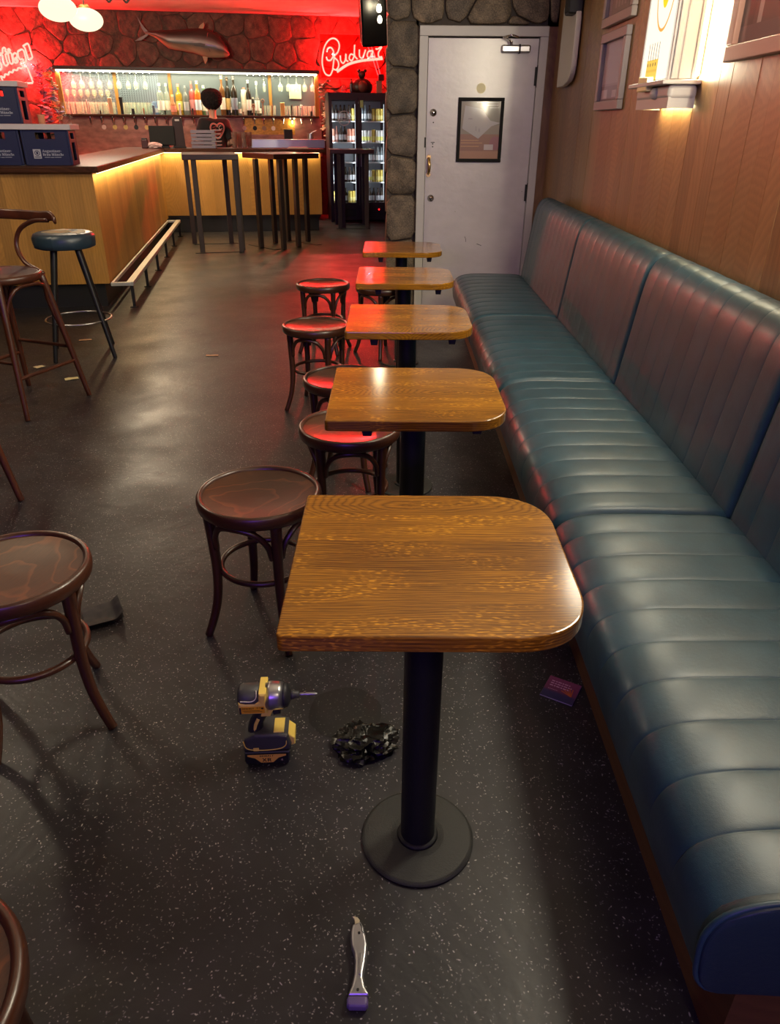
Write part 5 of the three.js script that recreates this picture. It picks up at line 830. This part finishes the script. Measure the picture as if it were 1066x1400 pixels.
{
  const at = (px, py, w) => { const b = onBack(px, py, w); return bar(b[0], TOP, w); };
  const m = thing('till_screen', 'black till screen standing on the bar corner seen from behind', 'till', at(206, 185, 5.25), TURN - 0.1);
  part(m, 'screen_back', rbox(0.36, 0.25, 0.03, 0.012, 0, 0.16, 0).rotateX(-0.12), M.tillBlack); part(m, 'stand', poly([[-0.1, 0], [0.1, 0], [0.05, 0.12], [-0.05, 0.12]], 0.1, 0.006).translate(0, 0, -0.12), M.black); part(m, 'sticker', box(0.07, 0.06, 0.002, 0.14, 0.19, -0.005).rotateX(-0.12), std(hex(0x6a6460), 0.5), 'small grey sticker');
  const h = thing('menu_holder', 'dark upright paddle shaped card holder beside the till', 'card holder', at(229.5, 180, 5.3), TURN + 0.2);
  part(h, 'board', poly([[-0.085, 0], [0.085, 0], [0.07, 0.36], [0.045, 0.4], [-0.045, 0.4], [-0.07, 0.36]], 0.02, 0.005), std([0.03, 0.012, 0.012], 0.45)); part(h, 'slot', box(0.06, 0.022, 0.003, 0, 0.355, 0.021), std(hex(0x9a8a84), 0.5), 'pale slot'); part(h, 'foot', rbox(0.18, 0.02, 0.12, 0.004, 0, 0.01, 0), M.black);
  const p = thing('pink_cloth', 'crumpled pink bar cloth lying before the till screen', 'cloth', at(194, 190, 5.13), TURN); { const g = new THREE.IcosahedronGeometry(1, 5), a = g.attributes.position; for (let i = 0; i < a.count; i++) { const x = a.getX(i), y = a.getY(i), z = a.getZ(i), q = 1 + 0.3 * N(x * 2.5, y * 3, z * 3 + 4); a.setXYZ(i, x * 0.1 * q, Math.max(0.002, 0.035 + y * 0.04 * q), z * 0.06 * q); } g.computeVertexNormals(); part(p, 'folded_cloth', g, std(hex(0xb98078), 0.85)); part(p, 'hem', sweep([V(-0.1, 0.02, 0.03), V(-0.03, 0.05, 0.06), V(0.06, 0.03, 0.055), V(0.1, 0.012, 0.02)], 0.006, { n: 14, m: 6 }), std(hex(0xa56a62), 0.85)); }
  const d = thing('dark_block', 'small dark box at the left of the pink cloth', 'box', at(181, 190, 5.12), TURN); part(d, 'case', rbox(0.085, 0.11, 0.08, 0.008, 0, 0.055, 0), std([0.05, 0.012, 0.012], 0.4)); part(d, 'cap', rbox(0.07, 0.02, 0.07, 0.005, 0, 0.118, 0), M.black);
  /* stack of ash grey trays with slotted edges */
  for (let i = 0; i < 5; i++) { const t = thing('tray', ['lowest', 'second lowest', 'middle', 'second highest', 'topmost'][i] + ' of the grey plastic trays stacked left of the bartender', 'tray', at(267, 190, 5.28).add(V(0, i * 0.048, 0)), TURN + rr(-0.04, 0.04), 'grey trays stacked on the bar'); part(t, 'tray_base', merge([rbox(0.34, 0.006, 0.26, 0.002, -0.02, 0.004, 0), box(0.34, 0.034, 0.006, -0.02, 0.022, 0.127), box(0.34, 0.034, 0.006, -0.02, 0.022, -0.127), box(0.006, 0.034, 0.26, -0.187, 0.022, 0), box(0.006, 0.034, 0.26, 0.147, 0.022, 0)]), gl([0.3, 0.27, 0.33], 0.25, 0.35)); part(t, 'tray_rim', rbox(0.13, 0.012, 0.27, 0.004, 0.16, 0.04, 0), std(hex(0x6a625c), 0.35, 0.4), 'pale metal rim'); }
  /* pint glasses */
  [[309, 5.2], [316, 5.32], [323, 5.2], [330, 5.32]].forEach(([px, w], i) => { const t = thing('pint_glass', ['first', 'second', 'third', 'fourth'][i] + ' pint glass from the left before the bartender back', 'glass', at(px, 185, w), TURN, 'pint glasses on the bar'); part(t, 'glass', lathe([[0, 0.004], [0.03, 0.004], [0.033, 0.02], [0.043, 0.15], [0.046, 0.21], [0.044, 0.21], [0.041, 0.15], [0.031, 0.022], [0, 0.014]], 22), gl([0.75, 0.66, 0.6], 0.9)); });
  /* steel gantry and cloths at the right */
  const s = thing('steel_drip_shelf', 'long low steel shelf on the bar right of the bartender', 'steel shelf', bar(1.72, TOP, 5.5), TURN); part(s, 'front_panel', rbox(1.3, 0.105, 0.02, 0.004, 0, 0.055, 0.09), M.steel); part(s, 'top_panel', rbox(1.3, 0.012, 0.2, 0.003, 0, 0.11, 0), M.steel);
  const k = thing('dark_canister', 'small dark square canister behind the steel shelf', 'canister', bar(onBack(388, 180, 6.9)[0], 0.948, 6.95), TURN); part(k, 'case', rbox(0.14, 0.4, 0.12, 0.01, 0, 0.2, 0), M.black); part(k, 'lid', rbox(0.145, 0.02, 0.125, 0.004, 0, 0.41, 0), M.castIron);
  const n = thing('stack_of_paper', 'low stack of pale papers on the right end of the bar', 'papers', bar(1.95, TOP, 5.2), TURN); part(n, 'sheets', merge([0, 1, 2].map((i) => rbox(0.3 - i * 0.01, 0.006, 0.2, 0.001, i * 0.006, 0.003 + i * 0.0062, 0))), std(hex(0xa08c78), 0.7)); part(n, 'top_sheet', box(0.27, 0.001, 0.18, 0.01, 0.0192, 0), std(hex(0xb9a48c), 0.7));
  const r = thing('grey_jug', 'grey metal jug with a spout behind the right end of the steel shelf', 'jug', bar(onBack(421, 180, 6.9)[0], 0.948, 6.95), TURN); part(r, 'jug', lathe([[0, 0], [0.06, 0], [0.065, 0.2], [0.05, 0.34], [0.055, 0.36], [0.05, 0.36], [0, 0.35]], 24), M.steel); part(r, 'spout', sweep([V(-0.02, 0.33, 0), V(0.05, 0.38, 0), V(0.1, 0.4, 0)], 0.01, { n: 8, m: 8 }), M.steel);
}

/* ============================================================ the bartender, seen from behind */
{
  const t = thing('person', 'bartender with a dark afro in a black shirt with a red back print', 'person', bar(0.73, 0, 6.25), TURN + 0.3);
  const J = { hip: [0, 0.96, 0], waist: [0, 1.12, 0], chest: [0, 1.32, 0.0], neck0: [0, 1.47, -0.005], neck1: [0, 1.58, -0.02], head: [-0.005, 1.69, -0.035] };
  const cap = (p, a, b, r0, r1, sx = 1, sz = 1) => { const ax = a[0] * sx, az = a[2] * sz, bx = (b[0] - a[0]) * sx, by = b[1] - a[1], bz = (b[2] - a[2]) * sz, px = p[0] * sx - ax, py = p[1] - a[1], pz = p[2] * sz - az, L = bx * bx + by * by + bz * bz; const h = L ? clamp((px * bx + py * by + pz * bz) / L) : 0; return Math.hypot(px - bx * h, py - by * h, pz - bz * h) - mix(r0, r1, h); };
  const smin = (a, b, k) => { const h = clamp(0.5 + 0.5 * (b - a) / k); return mix(b, a, h) - k * h * (1 - h); };
  const arm = (s) => [[[0.185 * s, 1.435, 0], [0.265 * s, 1.19, 0.01], 0.058, 0.045], [[0.265 * s, 1.19, 0.01], [0.2 * s, 1.09, -0.24], 0.042, 0.029]];
  const leg = (s) => [[[0.095 * s, 0.93, 0], [0.11 * s, 0.5, -0.01], 0.088, 0.058], [[0.11 * s, 0.5, -0.01], [0.11 * s, 0.09, 0.02], 0.056, 0.036], [[0.11 * s, 0.06, 0.03], [0.125 * s, 0.035, -0.16], 0.042, 0.032]];
  const torso = (p) => { let d = cap(p, [-0.1, 1.4, 0], [0.1, 1.4, 0], 0.105, 0.105, 1, 1.15); d = smin(d, cap(p, [-0.06, 1.15, 0], [0.06, 1.15, 0], 0.11, 0.11, 1, 1.1), 0.12); d = smin(d, cap(p, [-0.07, 0.98, 0.01], [0.07, 0.98, 0.01], 0.11, 0.11), 0.1); return smin(d, cap(p, [-0.17, 1.435, 0], [0.17, 1.435, 0], 0.055, 0.055), 0.05); };
  const limbs = (p, f) => { let d = 9; for (const s of [-1, 1]) for (const b of f(s)) d = smin(d, cap(p, ...b), 0.02); return d; };
  const headF = (p) => { let d = cap(p, [0, 1.71, 0.0], [0, 1.7, -0.05], 0.088, 0.082); d = smin(d, cap(p, [0, 1.63, -0.075], [0, 1.64, -0.05], 0.045, 0.06), 0.04); d = smin(d, cap(p, [0, 1.665, -0.135], [0, 1.69, -0.125], 0.014, 0.01), 0.02); for (const s of [-1, 1]) d = smin(d, cap(p, [0.084 * s, 1.655, -0.02], [0.088 * s, 1.69, -0.012], 0.014, 0.017), 0.012); d = smin(d, cap(p, J.neck0, J.neck1, 0.056, 0.052), 0.04); return d; };
  const bodyF = (p) => smin(smin(smin(torso(p), limbs(p, arm), 0.035), limbs(p, leg), 0.05), headF(p), 0.04);
  function march(f, c, R, n) {
    const mc = new MarchingCubes(n, M.black, false, false, 300000); mc.isolation = 0;
    for (let z = 0; z < n; z++) for (let y = 0; y < n; y++) for (let x = 0; x < n; x++) mc.field[x + y * n + z * n * n] = -f([c[0] + (x - n / 2) / (n / 2) * R, c[1] + (y - n / 2) / (n / 2) * R, c[2] + (z - n / 2) / (n / 2) * R]);
    mc.update(); const g = new THREE.BufferGeometry(), k = mc.count, P = mc.positionArray.slice(0, k * 3);
    for (let i = 0; i < k; i++) for (let a = 0; a < 3; a++) P[i * 3 + a] = P[i * 3 + a] * R + c[a];
    g.setAttribute('position', new THREE.BufferAttribute(P, 3)); const m = mergeVertices(g, 1e-4); m.computeVertexNormals(); return m;
  }
  const skin = std(hex(0x9a5a3c), 0.55), hands = [];
  for (const s of [-1, 1]) {
    const w = V(0.2 * s, 1.085, -0.25), dir = V(-0.18 * s, -0.12, -1).normalize(), side = V(1, 0, -0.18 * s).normalize();
    const P = (f, l, d) => w.clone().addScaledVector(dir, f).addScaledVector(side, l * s).add(V(0, d, 0));
    hands.push(sweep([P(-0.02, 0, 0), P(0.03, 0, 0), P(0.085, 0.003, -0.004)], (k) => 0.026 + 0.012 * Math.sin(k * 2.4), { n: 10, m: 12, flat: 0.6 }));
    [[-0.03, 0.066], [-0.01, 0.076], [0.01, 0.07], [0.028, 0.056]].forEach(([l, L]) => hands.push(sweep([P(0.075, l, -0.002), P(0.08 + L * 0.4, l * 1.1, -0.008), P(0.08 + L * 0.75, l * 1.1, -0.025), P(0.08 + L * 0.9, l * 1.1, -0.045)], (k) => mix(0.0092, 0.0068, k), { n: 10, m: 8 })));
    hands.push(sweep([P(0.02, -0.024, -0.004), P(0.045, -0.05, -0.014), P(0.075, -0.056, -0.028)], (k) => mix(0.011, 0.008, k), { n: 8, m: 8 }));
  }
  const body = march(bodyF, [0, 0.95, -0.02], 1.02, 110), head = march(headF, [0, 1.68, -0.03], 0.2, 60);
  part(t, 'body', merge([body, head, ...hands]), skin);
  const shirtF = (p) => { let d = torso(p) - 0.014; for (const s of [-1, 1]) d = smin(d, cap(p, [0.175 * s, 1.44, 0], [0.245 * s, 1.24, 0.006], 0.075, 0.068), 0.03); d = Math.max(d, -(p[1] - 0.86), -cap(p, [0, 1.5, -0.03], [0, 1.7, -0.03], 0.062, 0.09)); d += 0.004 * Math.sin(p[1] * 38 + p[0] * 14); for (const s of [-1, 1]) d = Math.max(d, (p[0] * s - 0.1) * 0.35 + (1.24 - p[1]) * 0.9 - 0.052 > 0 && p[0] * s > 0.19 ? 0.02 : -9); return d; };
  part(t, 'shirt', march(shirtF, [0, 1.2, 0], 0.42, 76), std([0.012, 0.011, 0.012], 0.8));
  part(t, 'trousers', march((p) => Math.max(smin(limbs(p, leg) - 0.012, cap(p, [-0.07, 0.96, 0.01], [0.07, 0.96, 0.01], 0.118, 0.118), 0.05), p[1] - 1.0, 0.075 - p[1]), [0, 0.54, 0], 0.52, 72), std([0.02, 0.02, 0.025], 0.85));
  part(t, 'hair', march((p) => { const q = Math.hypot((p[0]) / 1.0, (p[1] - 1.79) / 1.02, (p[2] - 0.0) / 1.0) - 0.158; return Math.max(q + 0.012 * N(p[0] * 45, p[1] * 45, p[2] * 45) + 0.008 * N(p[0] * 120, p[1] * 120, p[2] * 120), (-(p[2] + 0.095) * 0.9 + (1.74 - p[1]) * 0.6) * 0.8, headF(p) > 0.12 ? 0.001 : -1); }, [0, 1.79, 0], 0.2, 72), std([0.008, 0.006, 0.006], 0.95));
  const face = merge([ball(0.011, -0.033, 1.7, -0.122, 8, 6), ball(0.011, 0.033, 1.7, -0.122, 8, 6)]); part(t, 'eye', face, M.white); part(t, 'mouth', sweep([V(-0.025, 1.625, -0.117), V(0, 1.622, -0.122), V(0.025, 1.625, -0.117)], 0.004, { n: 8, m: 6 }), std(hex(0x7a3a30), 0.6));
  /* print on the back of the shirt, laid on its cloth */
  const art = canvasTex(256, 256, (c, w, h) => {
    c.fillStyle = '#120f10'; c.fillRect(0, 0, w, h); const heart = () => { c.beginPath(); c.moveTo(128, 240); c.bezierCurveTo(60, 200, 8, 130, 22, 70); c.bezierCurveTo(34, 20, 96, 14, 126, 62); c.bezierCurveTo(150, 8, 226, 14, 236, 76); c.bezierCurveTo(244, 136, 196, 200, 128, 240); };
    c.lineWidth = 22; c.strokeStyle = '#e8a89c'; heart(); c.stroke(); c.lineWidth = 10; c.strokeStyle = '#c23a34'; heart(); c.stroke();
    c.lineWidth = 12; c.strokeStyle = '#b04038'; for (const [x0, y0, x1, y1] of [[52, 84, 104, 70], [50, 118, 110, 100], [48, 150, 214, 122], [70, 172, 204, 150], [104, 200, 176, 178]]) { c.beginPath(); c.moveTo(x0, y0); c.lineTo(x1, y1); c.stroke(); }
    c.strokeStyle = '#d6b0a6'; c.lineWidth = 10; c.beginPath(); c.arc(180, 84, 26, 0.4, 5.2); c.stroke(); c.lineWidth = 8; c.beginPath(); c.moveTo(66, 134); c.lineTo(200, 104); c.stroke();
  });
  const G = new THREE.PlaneGeometry(0.25, 0.25, 14, 14), gp = G.attributes.position;
  for (let i = 0; i < gp.count; i++) { const x = gp.getX(i) + 0.02, y = gp.getY(i) + 1.345; let z = 0.3; for (let k = 0; k < 300; k++) { const d = shirtF([x, y, z]); if (d < 0.002) break; z -= Math.max(0.0006, d * 0.35); } gp.setXYZ(i, x, y, Math.max(z, 0.02) + 0.003); }
  G.computeVertexNormals(); part(t, 'shirt_print', G, std(0xffffff, 0.8, 0, { map: art }), 'red and white heart shaped print');
}
/* ============================================================ things lying on the floor */
{ /* dark round patch with an uneven edge */
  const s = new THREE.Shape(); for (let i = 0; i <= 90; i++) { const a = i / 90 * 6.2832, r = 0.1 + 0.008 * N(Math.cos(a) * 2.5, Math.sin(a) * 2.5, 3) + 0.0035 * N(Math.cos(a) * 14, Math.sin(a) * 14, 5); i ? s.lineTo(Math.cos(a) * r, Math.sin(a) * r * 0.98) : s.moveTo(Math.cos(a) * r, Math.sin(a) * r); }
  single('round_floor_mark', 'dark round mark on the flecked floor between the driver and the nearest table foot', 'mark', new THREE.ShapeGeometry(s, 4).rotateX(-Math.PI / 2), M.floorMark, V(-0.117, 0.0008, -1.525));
}
{ /* impact driver standing on its battery */
  const yel = std(hex(0xf2b022), 0.42), blk = std([0.02, 0.019, 0.022], 0.5), gry = std([0.05, 0.05, 0.05], 0.5), sil = std([0.5, 0.5, 0.52], 0.3, 0.9);
  const t = thing('impact_driver', 'yellow and black cordless impact driver standing on its battery on the floor', 'power tool', V(-0.3, 0, -1.372), 0.06);
  const side = (pts, d, b = 0.005) => poly(pts, d, b, 3).translate(0, 0, -d / 2);
  part(t, 'battery', merge([side([[-0.056, 0.003], [0.05, 0.003], [0.054, 0.012], [0.056, 0.045], [-0.058, 0.045], [-0.06, 0.014]], 0.076, 0.007)]), blk);
  const lb = canvasTex(512, 192, (c, w, h) => { c.fillStyle = '#171519'; c.fillRect(0, 0, w, h); c.fillStyle = '#f0b850'; c.beginPath(); c.moveTo(20, 22); c.lineTo(492, 22); c.lineTo(492, 52); c.lineTo(400, 90); c.lineTo(330, 175); c.lineTo(180, 175); c.lineTo(110, 90); c.lineTo(20, 52); c.fill(); c.fillStyle = '#171519'; c.font = 'bold 44px sans-serif'; c.fillText('DEWALT', 166, 66); c.font = 'bold 92px sans-serif'; c.fillText('XR', 196, 158); c.fillStyle = '#b8a48c'; c.font = 'bold 54px sans-serif'; c.fillText('4', 424, 150); });
  part(t, 'battery_label', new THREE.PlaneGeometry(0.104, 0.034).translate(-0.003, 0.026, 0.0392), std(0xffffff, 0.4, 0, { map: lb }), 'yellow and black battery label');
  part(t, 'battery_latch', side([[0.052, 0.05], [0.068, 0.056], [0.068, 0.078], [0.05, 0.094]], 0.05, 0.004), yel, 'yellow battery latch');
  part(t, 'foot_housing', merge([side([[-0.06, 0.047], [0.055, 0.047], [0.06, 0.062], [0.052, 0.094], [0.03, 0.1], [-0.03, 0.1], [-0.056, 0.085]], 0.072, 0.008)]), gry);
  part(t, 'foot_panel', rbox(0.026, 0.004, 0.05, 0.0015, 0.03, 0.1005, 0.003), yel, 'yellow panel on top of the foot'); part(t, 'foot_panel', rbox(0.014, 0.01, 0.003, 0.001, -0.028, 0.054, 0.036), yel);
  part(t, 'edge_line', sweep([V(-0.058, 0.08, 0.0345), V(-0.05, 0.058, 0.0365), V(0.03, 0.055, 0.0365), V(0.046, 0.066, 0.0365), V(0.047, 0.092, 0.033)], 0.0014, { n: 30, m: 5 }), yel);
  part(t, 'handle', sweep([V(-0.03, 0.088, 0), V(-0.027, 0.11, 0), V(-0.014, 0.14, 0), V(-0.004, 0.17, 0)], (k) => 0.021 + 0.002 * Math.cos(k * 6), { n: 20, m: 20, flat: 0.85 }), blk);
  part(t, 'grip_inlay', sweep([V(-0.03, 0.1, 0.0175), V(-0.026, 0.118, 0.0182), V(-0.018, 0.138, 0.0182)], 0.0045, { n: 10, m: 8 }), yel, 'yellow grip inlay');
  part(t, 'trigger', side([[0.018, 0.138], [0.036, 0.142], [0.034, 0.158], [0.014, 0.162]], 0.018, 0.004), blk);
  part(t, 'trigger_guard', side([[-0.012, 0.146], [0.012, 0.146], [0.02, 0.165], [0.044, 0.168], [0.044, 0.174], [-0.012, 0.176]], 0.044, 0.005), yel);
  const along = (pr, s = 28) => lathe(pr, s).rotateZ(-Math.PI / 2);
  const mo = part(t, 'motor_housing', along([[0, -0.064], [0.024, -0.063], [0.03, -0.056], [0.032, -0.044], [0.032, -0.002], [0, -0.002]]).translate(0, 0.196, 0), gry);
  part(mo, 'yellow_shell', merge([side([[-0.061, 0.166], [0.008, 0.166], [0.008, 0.229], [-0.01, 0.229], [-0.012, 0.206], [-0.022, 0.2], [-0.061, 0.2]], 0.07, 0.008)]), yel);
  const br = canvasTex(256, 96, (c, w, h) => { c.fillStyle = '#f2b022'; c.fillRect(0, 0, w, h); c.fillStyle = '#2c2416'; c.font = 'bold 34px sans-serif'; c.fillText('DEWALT', 8, 38); c.fillRect(170, 14, 20, 8); c.fillRect(200, 14, 14, 8); c.beginPath(); c.arc(232, 26, 14, 0, 7); c.fill(); c.fillRect(14, 54, 190, 6); c.fillRect(30, 70, 200, 6); });
  part(mo, 'maker_print', new THREE.PlaneGeometry(0.056, 0.02).translate(-0.026, 0.183, 0.0357), std(0xffffff, 0.42, 0, { map: br }));
  part(mo, 'air_slot', merge([0, 1, 2, 3].map((i) => box(0.005, 0.003, 0.002, -0.056, 0.173 + i * 0.005, 0.035))), blk); part(mo, 'edge_line', sweep([V(-0.055, 0.206, 0.031), V(-0.026, 0.206, 0.031), V(-0.018, 0.212, 0.0275), V(-0.017, 0.226, 0.016)], 0.0013, { n: 20, m: 5 }), std(hex(0xd8c9a0), 0.5));
  part(t, 'nose_cone', along([[0, 0.0], [0.034, 0.0], [0.0355, 0.012], [0.034, 0.03], [0.03, 0.044], [0.0, 0.045]]).translate(0.004, 0.196, 0), sil, 'silver nose cone');
  part(t, 'front_bumper', along([[0.03, 0.042], [0.033, 0.044], [0.03, 0.052], [0.018, 0.058], [0.012, 0.06], [0.0, 0.06]]).translate(0.004, 0.196, 0), blk);
  const ch = part(t, 'chuck', along([[0, 0.058], [0.012, 0.058], [0.012, 0.066], [0.009, 0.07], [0.009, 0.08], [0, 0.08]], 20).translate(0.004, 0.196, 0), gry); part(ch, 'bit', along([[0, 0.078], [0.004, 0.078], [0.004, 0.09], [0.0032, 0.094], [0.0045, 0.098], [0.0045, 0.118], [0.002, 0.124], [0, 0.125]], 6).translate(0.004, 0.196, 0), sil, 'silver screwdriver bit');
}
{ /* crumpled black bag */
  const g = mergeVertices(new THREE.IcosahedronGeometry(1, 34).deleteAttribute('normal').deleteAttribute('uv'), 1e-5), a = g.attributes.position;
  const ridge = (x, y, z) => 1 - Math.abs(N(x, y, z)) * 2.2;
  for (let i = 0; i < a.count; i++) {
    const x = a.getX(i), y = a.getY(i), z = a.getZ(i); const wx = x + 0.3 * N(x * 2, y * 2, z * 2 + 9), wz = z + 0.3 * N(x * 2 + 7, y * 2, z * 2);
    const q = 0.72 + 0.34 * ridge(wx * 1.25, y * 1.3, wz * 1.25) + 0.13 * ridge(wx * 2.4 + 3, y * 2, wz * 2.4) + 0.015 * ridge(wx * 8, y * 8, wz * 8 + 5); const ang = Math.atan2(z, x), lobe = 1 + 0.16 * Math.cos(ang * 2 + 0.6) * (x > 0 ? 1 : 0.5);
    a.setXYZ(i, x * 0.072 * q * lobe, Math.max(0.001, 0.017 + y * 0.034 * q), z * 0.066 * q * lobe);
  }
  g.computeVertexNormals(); single('black_bag', 'crumpled black plastic bag on the floor left of the nearest table foot', 'bag', toCreasedNormals(g, 0.5), phys({ color: lin([0.004, 0.004, 0.0035]), roughness: 0.27, specularIntensity: 0.7 }), V(-0.058, 0, -1.4));
}
{ /* utility knife */
  const t = thing('utility_knife', 'silver utility knife with a hooked blade lying on the floor in front', 'knife', V(-0.052, 0.001, -0.842), 0); const K = 0.000155, L = 0.000168, f = (pts) => pts.map(([x, y]) => [(x - 400) * K, -(y - 740) * L]); const flat = (pts, d, y, b = 0.002) => poly(f(pts), d, b, 3).rotateX(-Math.PI / 2).translate(0, y, 0);
  const sv = std([0.5, 0.5, 0.52], 0.35, 0.85), wide = (l) => l.map(([x, y]) => [400 + (x - 400) * 1.16 + 4, y]);
  part(t, 'handle', flat(wide([[318, 350], [370, 330], [405, 312], [438, 375], [465, 470], [486, 590], [484, 680], [474, 780], [458, 900], [456, 960], [478, 1060], [512, 1120], [515, 1150], [308, 1152], [312, 1120], [338, 1050], [358, 930], [360, 800], [350, 700], [316, 610], [304, 520], [304, 420]]), 0.02, 0.0, 0.005), sv);
  part(t, 'blade', flat([[328, 346], [398, 316], [396, 268], [365, 236], [330, 224], [290, 226], [322, 258], [334, 300]], 0.005, 0.007, 0.0012), std(hex(0xc9b48a), 0.3, 0.7), 'hooked pale blade');
  part(t, 'end_cap', flat([[298, 1150], [522, 1148], [536, 1190], [534, 1240], [505, 1268], [310, 1266], [282, 1240], [280, 1180]], 0.019, 0.0, 0.006), std(hex(0x251a42), 0.45), 'dark end cap with violet light painted in');  // violet light falling on the cap is put into its colour
  part(t, 'slide_button', flat([[478, 570], [498, 580], [502, 625], [480, 640]], 0.01, 0.005, 0.002), sv); part(t, 'grip_plate', flat([[405, 700], [446, 700], [438, 940], [410, 940]], 0.003, 0.0192, 0.001), std([0.34, 0.33, 0.33], 0.45, 0.8));
  for (const [x, y] of [[396, 462], [408, 1100]]) part(t, 'screw', cyl(0.0026, 0.0026, 0.002, (x - 400) * K, 0.0203, (y - 740) * L, 14), M.black); part(t, 'edge_groove', sweep([V(0.0005, 0.0202, -0.066), V(0.004, 0.0202, -0.058), V(0.0048, 0.0202, -0.051), V(0.009, 0.0198, -0.047)], 0.0008, { n: 12, m: 5 }), M.black);
}
{ /* beer mat */
  const art = canvasTex(256, 256, (c, w, h) => { const g = c.createLinearGradient(0, 0, 0, h); g.addColorStop(0, '#94466f'); g.addColorStop(0.6, '#7a385a'); g.addColorStop(0.72, '#3a3662'); g.addColorStop(1, '#2f2f56'); c.fillStyle = g; c.fillRect(0, 0, w, h); c.fillStyle = '#c8642c'; for (let i = 0; i < 5; i++) { c.save(); c.translate(215, 170); c.rotate(-1.2 + i * 0.28); c.fillRect(0, -90, 9, 90); c.restore(); } c.strokeStyle = '#dfb4cc'; c.lineWidth = 11; for (const [y, l] of [[50, 150], [78, 170], [106, 160]]) { c.setLineDash([26, 7, 14, 6]); c.beginPath(); c.moveTo(30, y); c.lineTo(30 + l, y); c.stroke(); } c.lineWidth = 5; c.setLineDash([9, 4]); c.beginPath(); c.moveTo(30, 150); c.lineTo(110, 150); c.stroke(); });
  const t = thing('beer_mat', 'purple printed beer mat lying on the floor beside the bench', 'beer mat', V(0.497, 0, -1.617), -0.52); part(t, 'card', rbox(0.094, 0.003, 0.094, 0.001, 0, 0.0015, 0), std(hex(0x6a6070), 0.7)); part(t, 'print', new THREE.PlaneGeometry(0.093, 0.093).rotateX(-Math.PI / 2).translate(0, 0.0034, 0), std(0xffffff, 0.55, 0, { map: art }));
}
{ /* dark cloth under the left stool, scraps of paper */
  const g = new THREE.PlaneGeometry(0.12, 0.13, 16, 16).rotateX(-Math.PI / 2), a = g.attributes.position; for (let i = 0; i < a.count; i++) { const x = a.getX(i), z = a.getZ(i); a.setY(i, 0.006 + 0.02 * smooth(0.03, 0.06, x) + 0.012 * smooth(0.02, 0.065, z) + 0.004 * N(x * 40, z * 40, 1)); } g.computeVertexNormals();
  const t = thing('dark_cloth', 'folded dark cloth on the floor behind the leg of the left stool', 'cloth', V(-0.935, 0, -1.965), 0.5); part(t, 'upper_fold', g, std([0.055, 0.055, 0.055], 0.75)); const g2 = g.clone().scale(0.96, 0.4, 0.96); part(t, 'lower_fold', g2, std([0.01, 0.01, 0.012], 0.8));
  for (const [x, z, c, w, d, r, l] of [[-1.241, -5.03, 0xa55a34, 0.085, 0.03, 0.1, 'small orange paper strip lying in the middle of the aisle floor'], [-2.27, -5.42, 0x9a5a30, 0.09, 0.035, 0.2, 'small orange scrap of paper on the floor under the blue topped stool'], [-2.01, -4.48, 0xb59a4a, 0.08, 0.05, 0.5, 'yellowish scrap of paper at the foot of the tall bar chair'], [-2.32, -4.73, 0xa58a50, 0.06, 0.05, 0.9, 'pale scrap of paper between the legs of the tall bar chair']]) { const t = thing('paper_scrap', l, 'paper scrap', V(x, 0, z), r); const h = new THREE.PlaneGeometry(w, d, 6, 4).rotateX(-Math.PI / 2), b = h.attributes.position; for (let i = 0; i < b.count; i++) b.setY(i, 0.003 + 0.004 * Math.abs(N(b.getX(i) * 60, b.getZ(i) * 60, x))); h.computeVertexNormals(); part(t, 'sheet', h, std(hex(c), 0.7)); }
}
renderer.render(scene, camera);
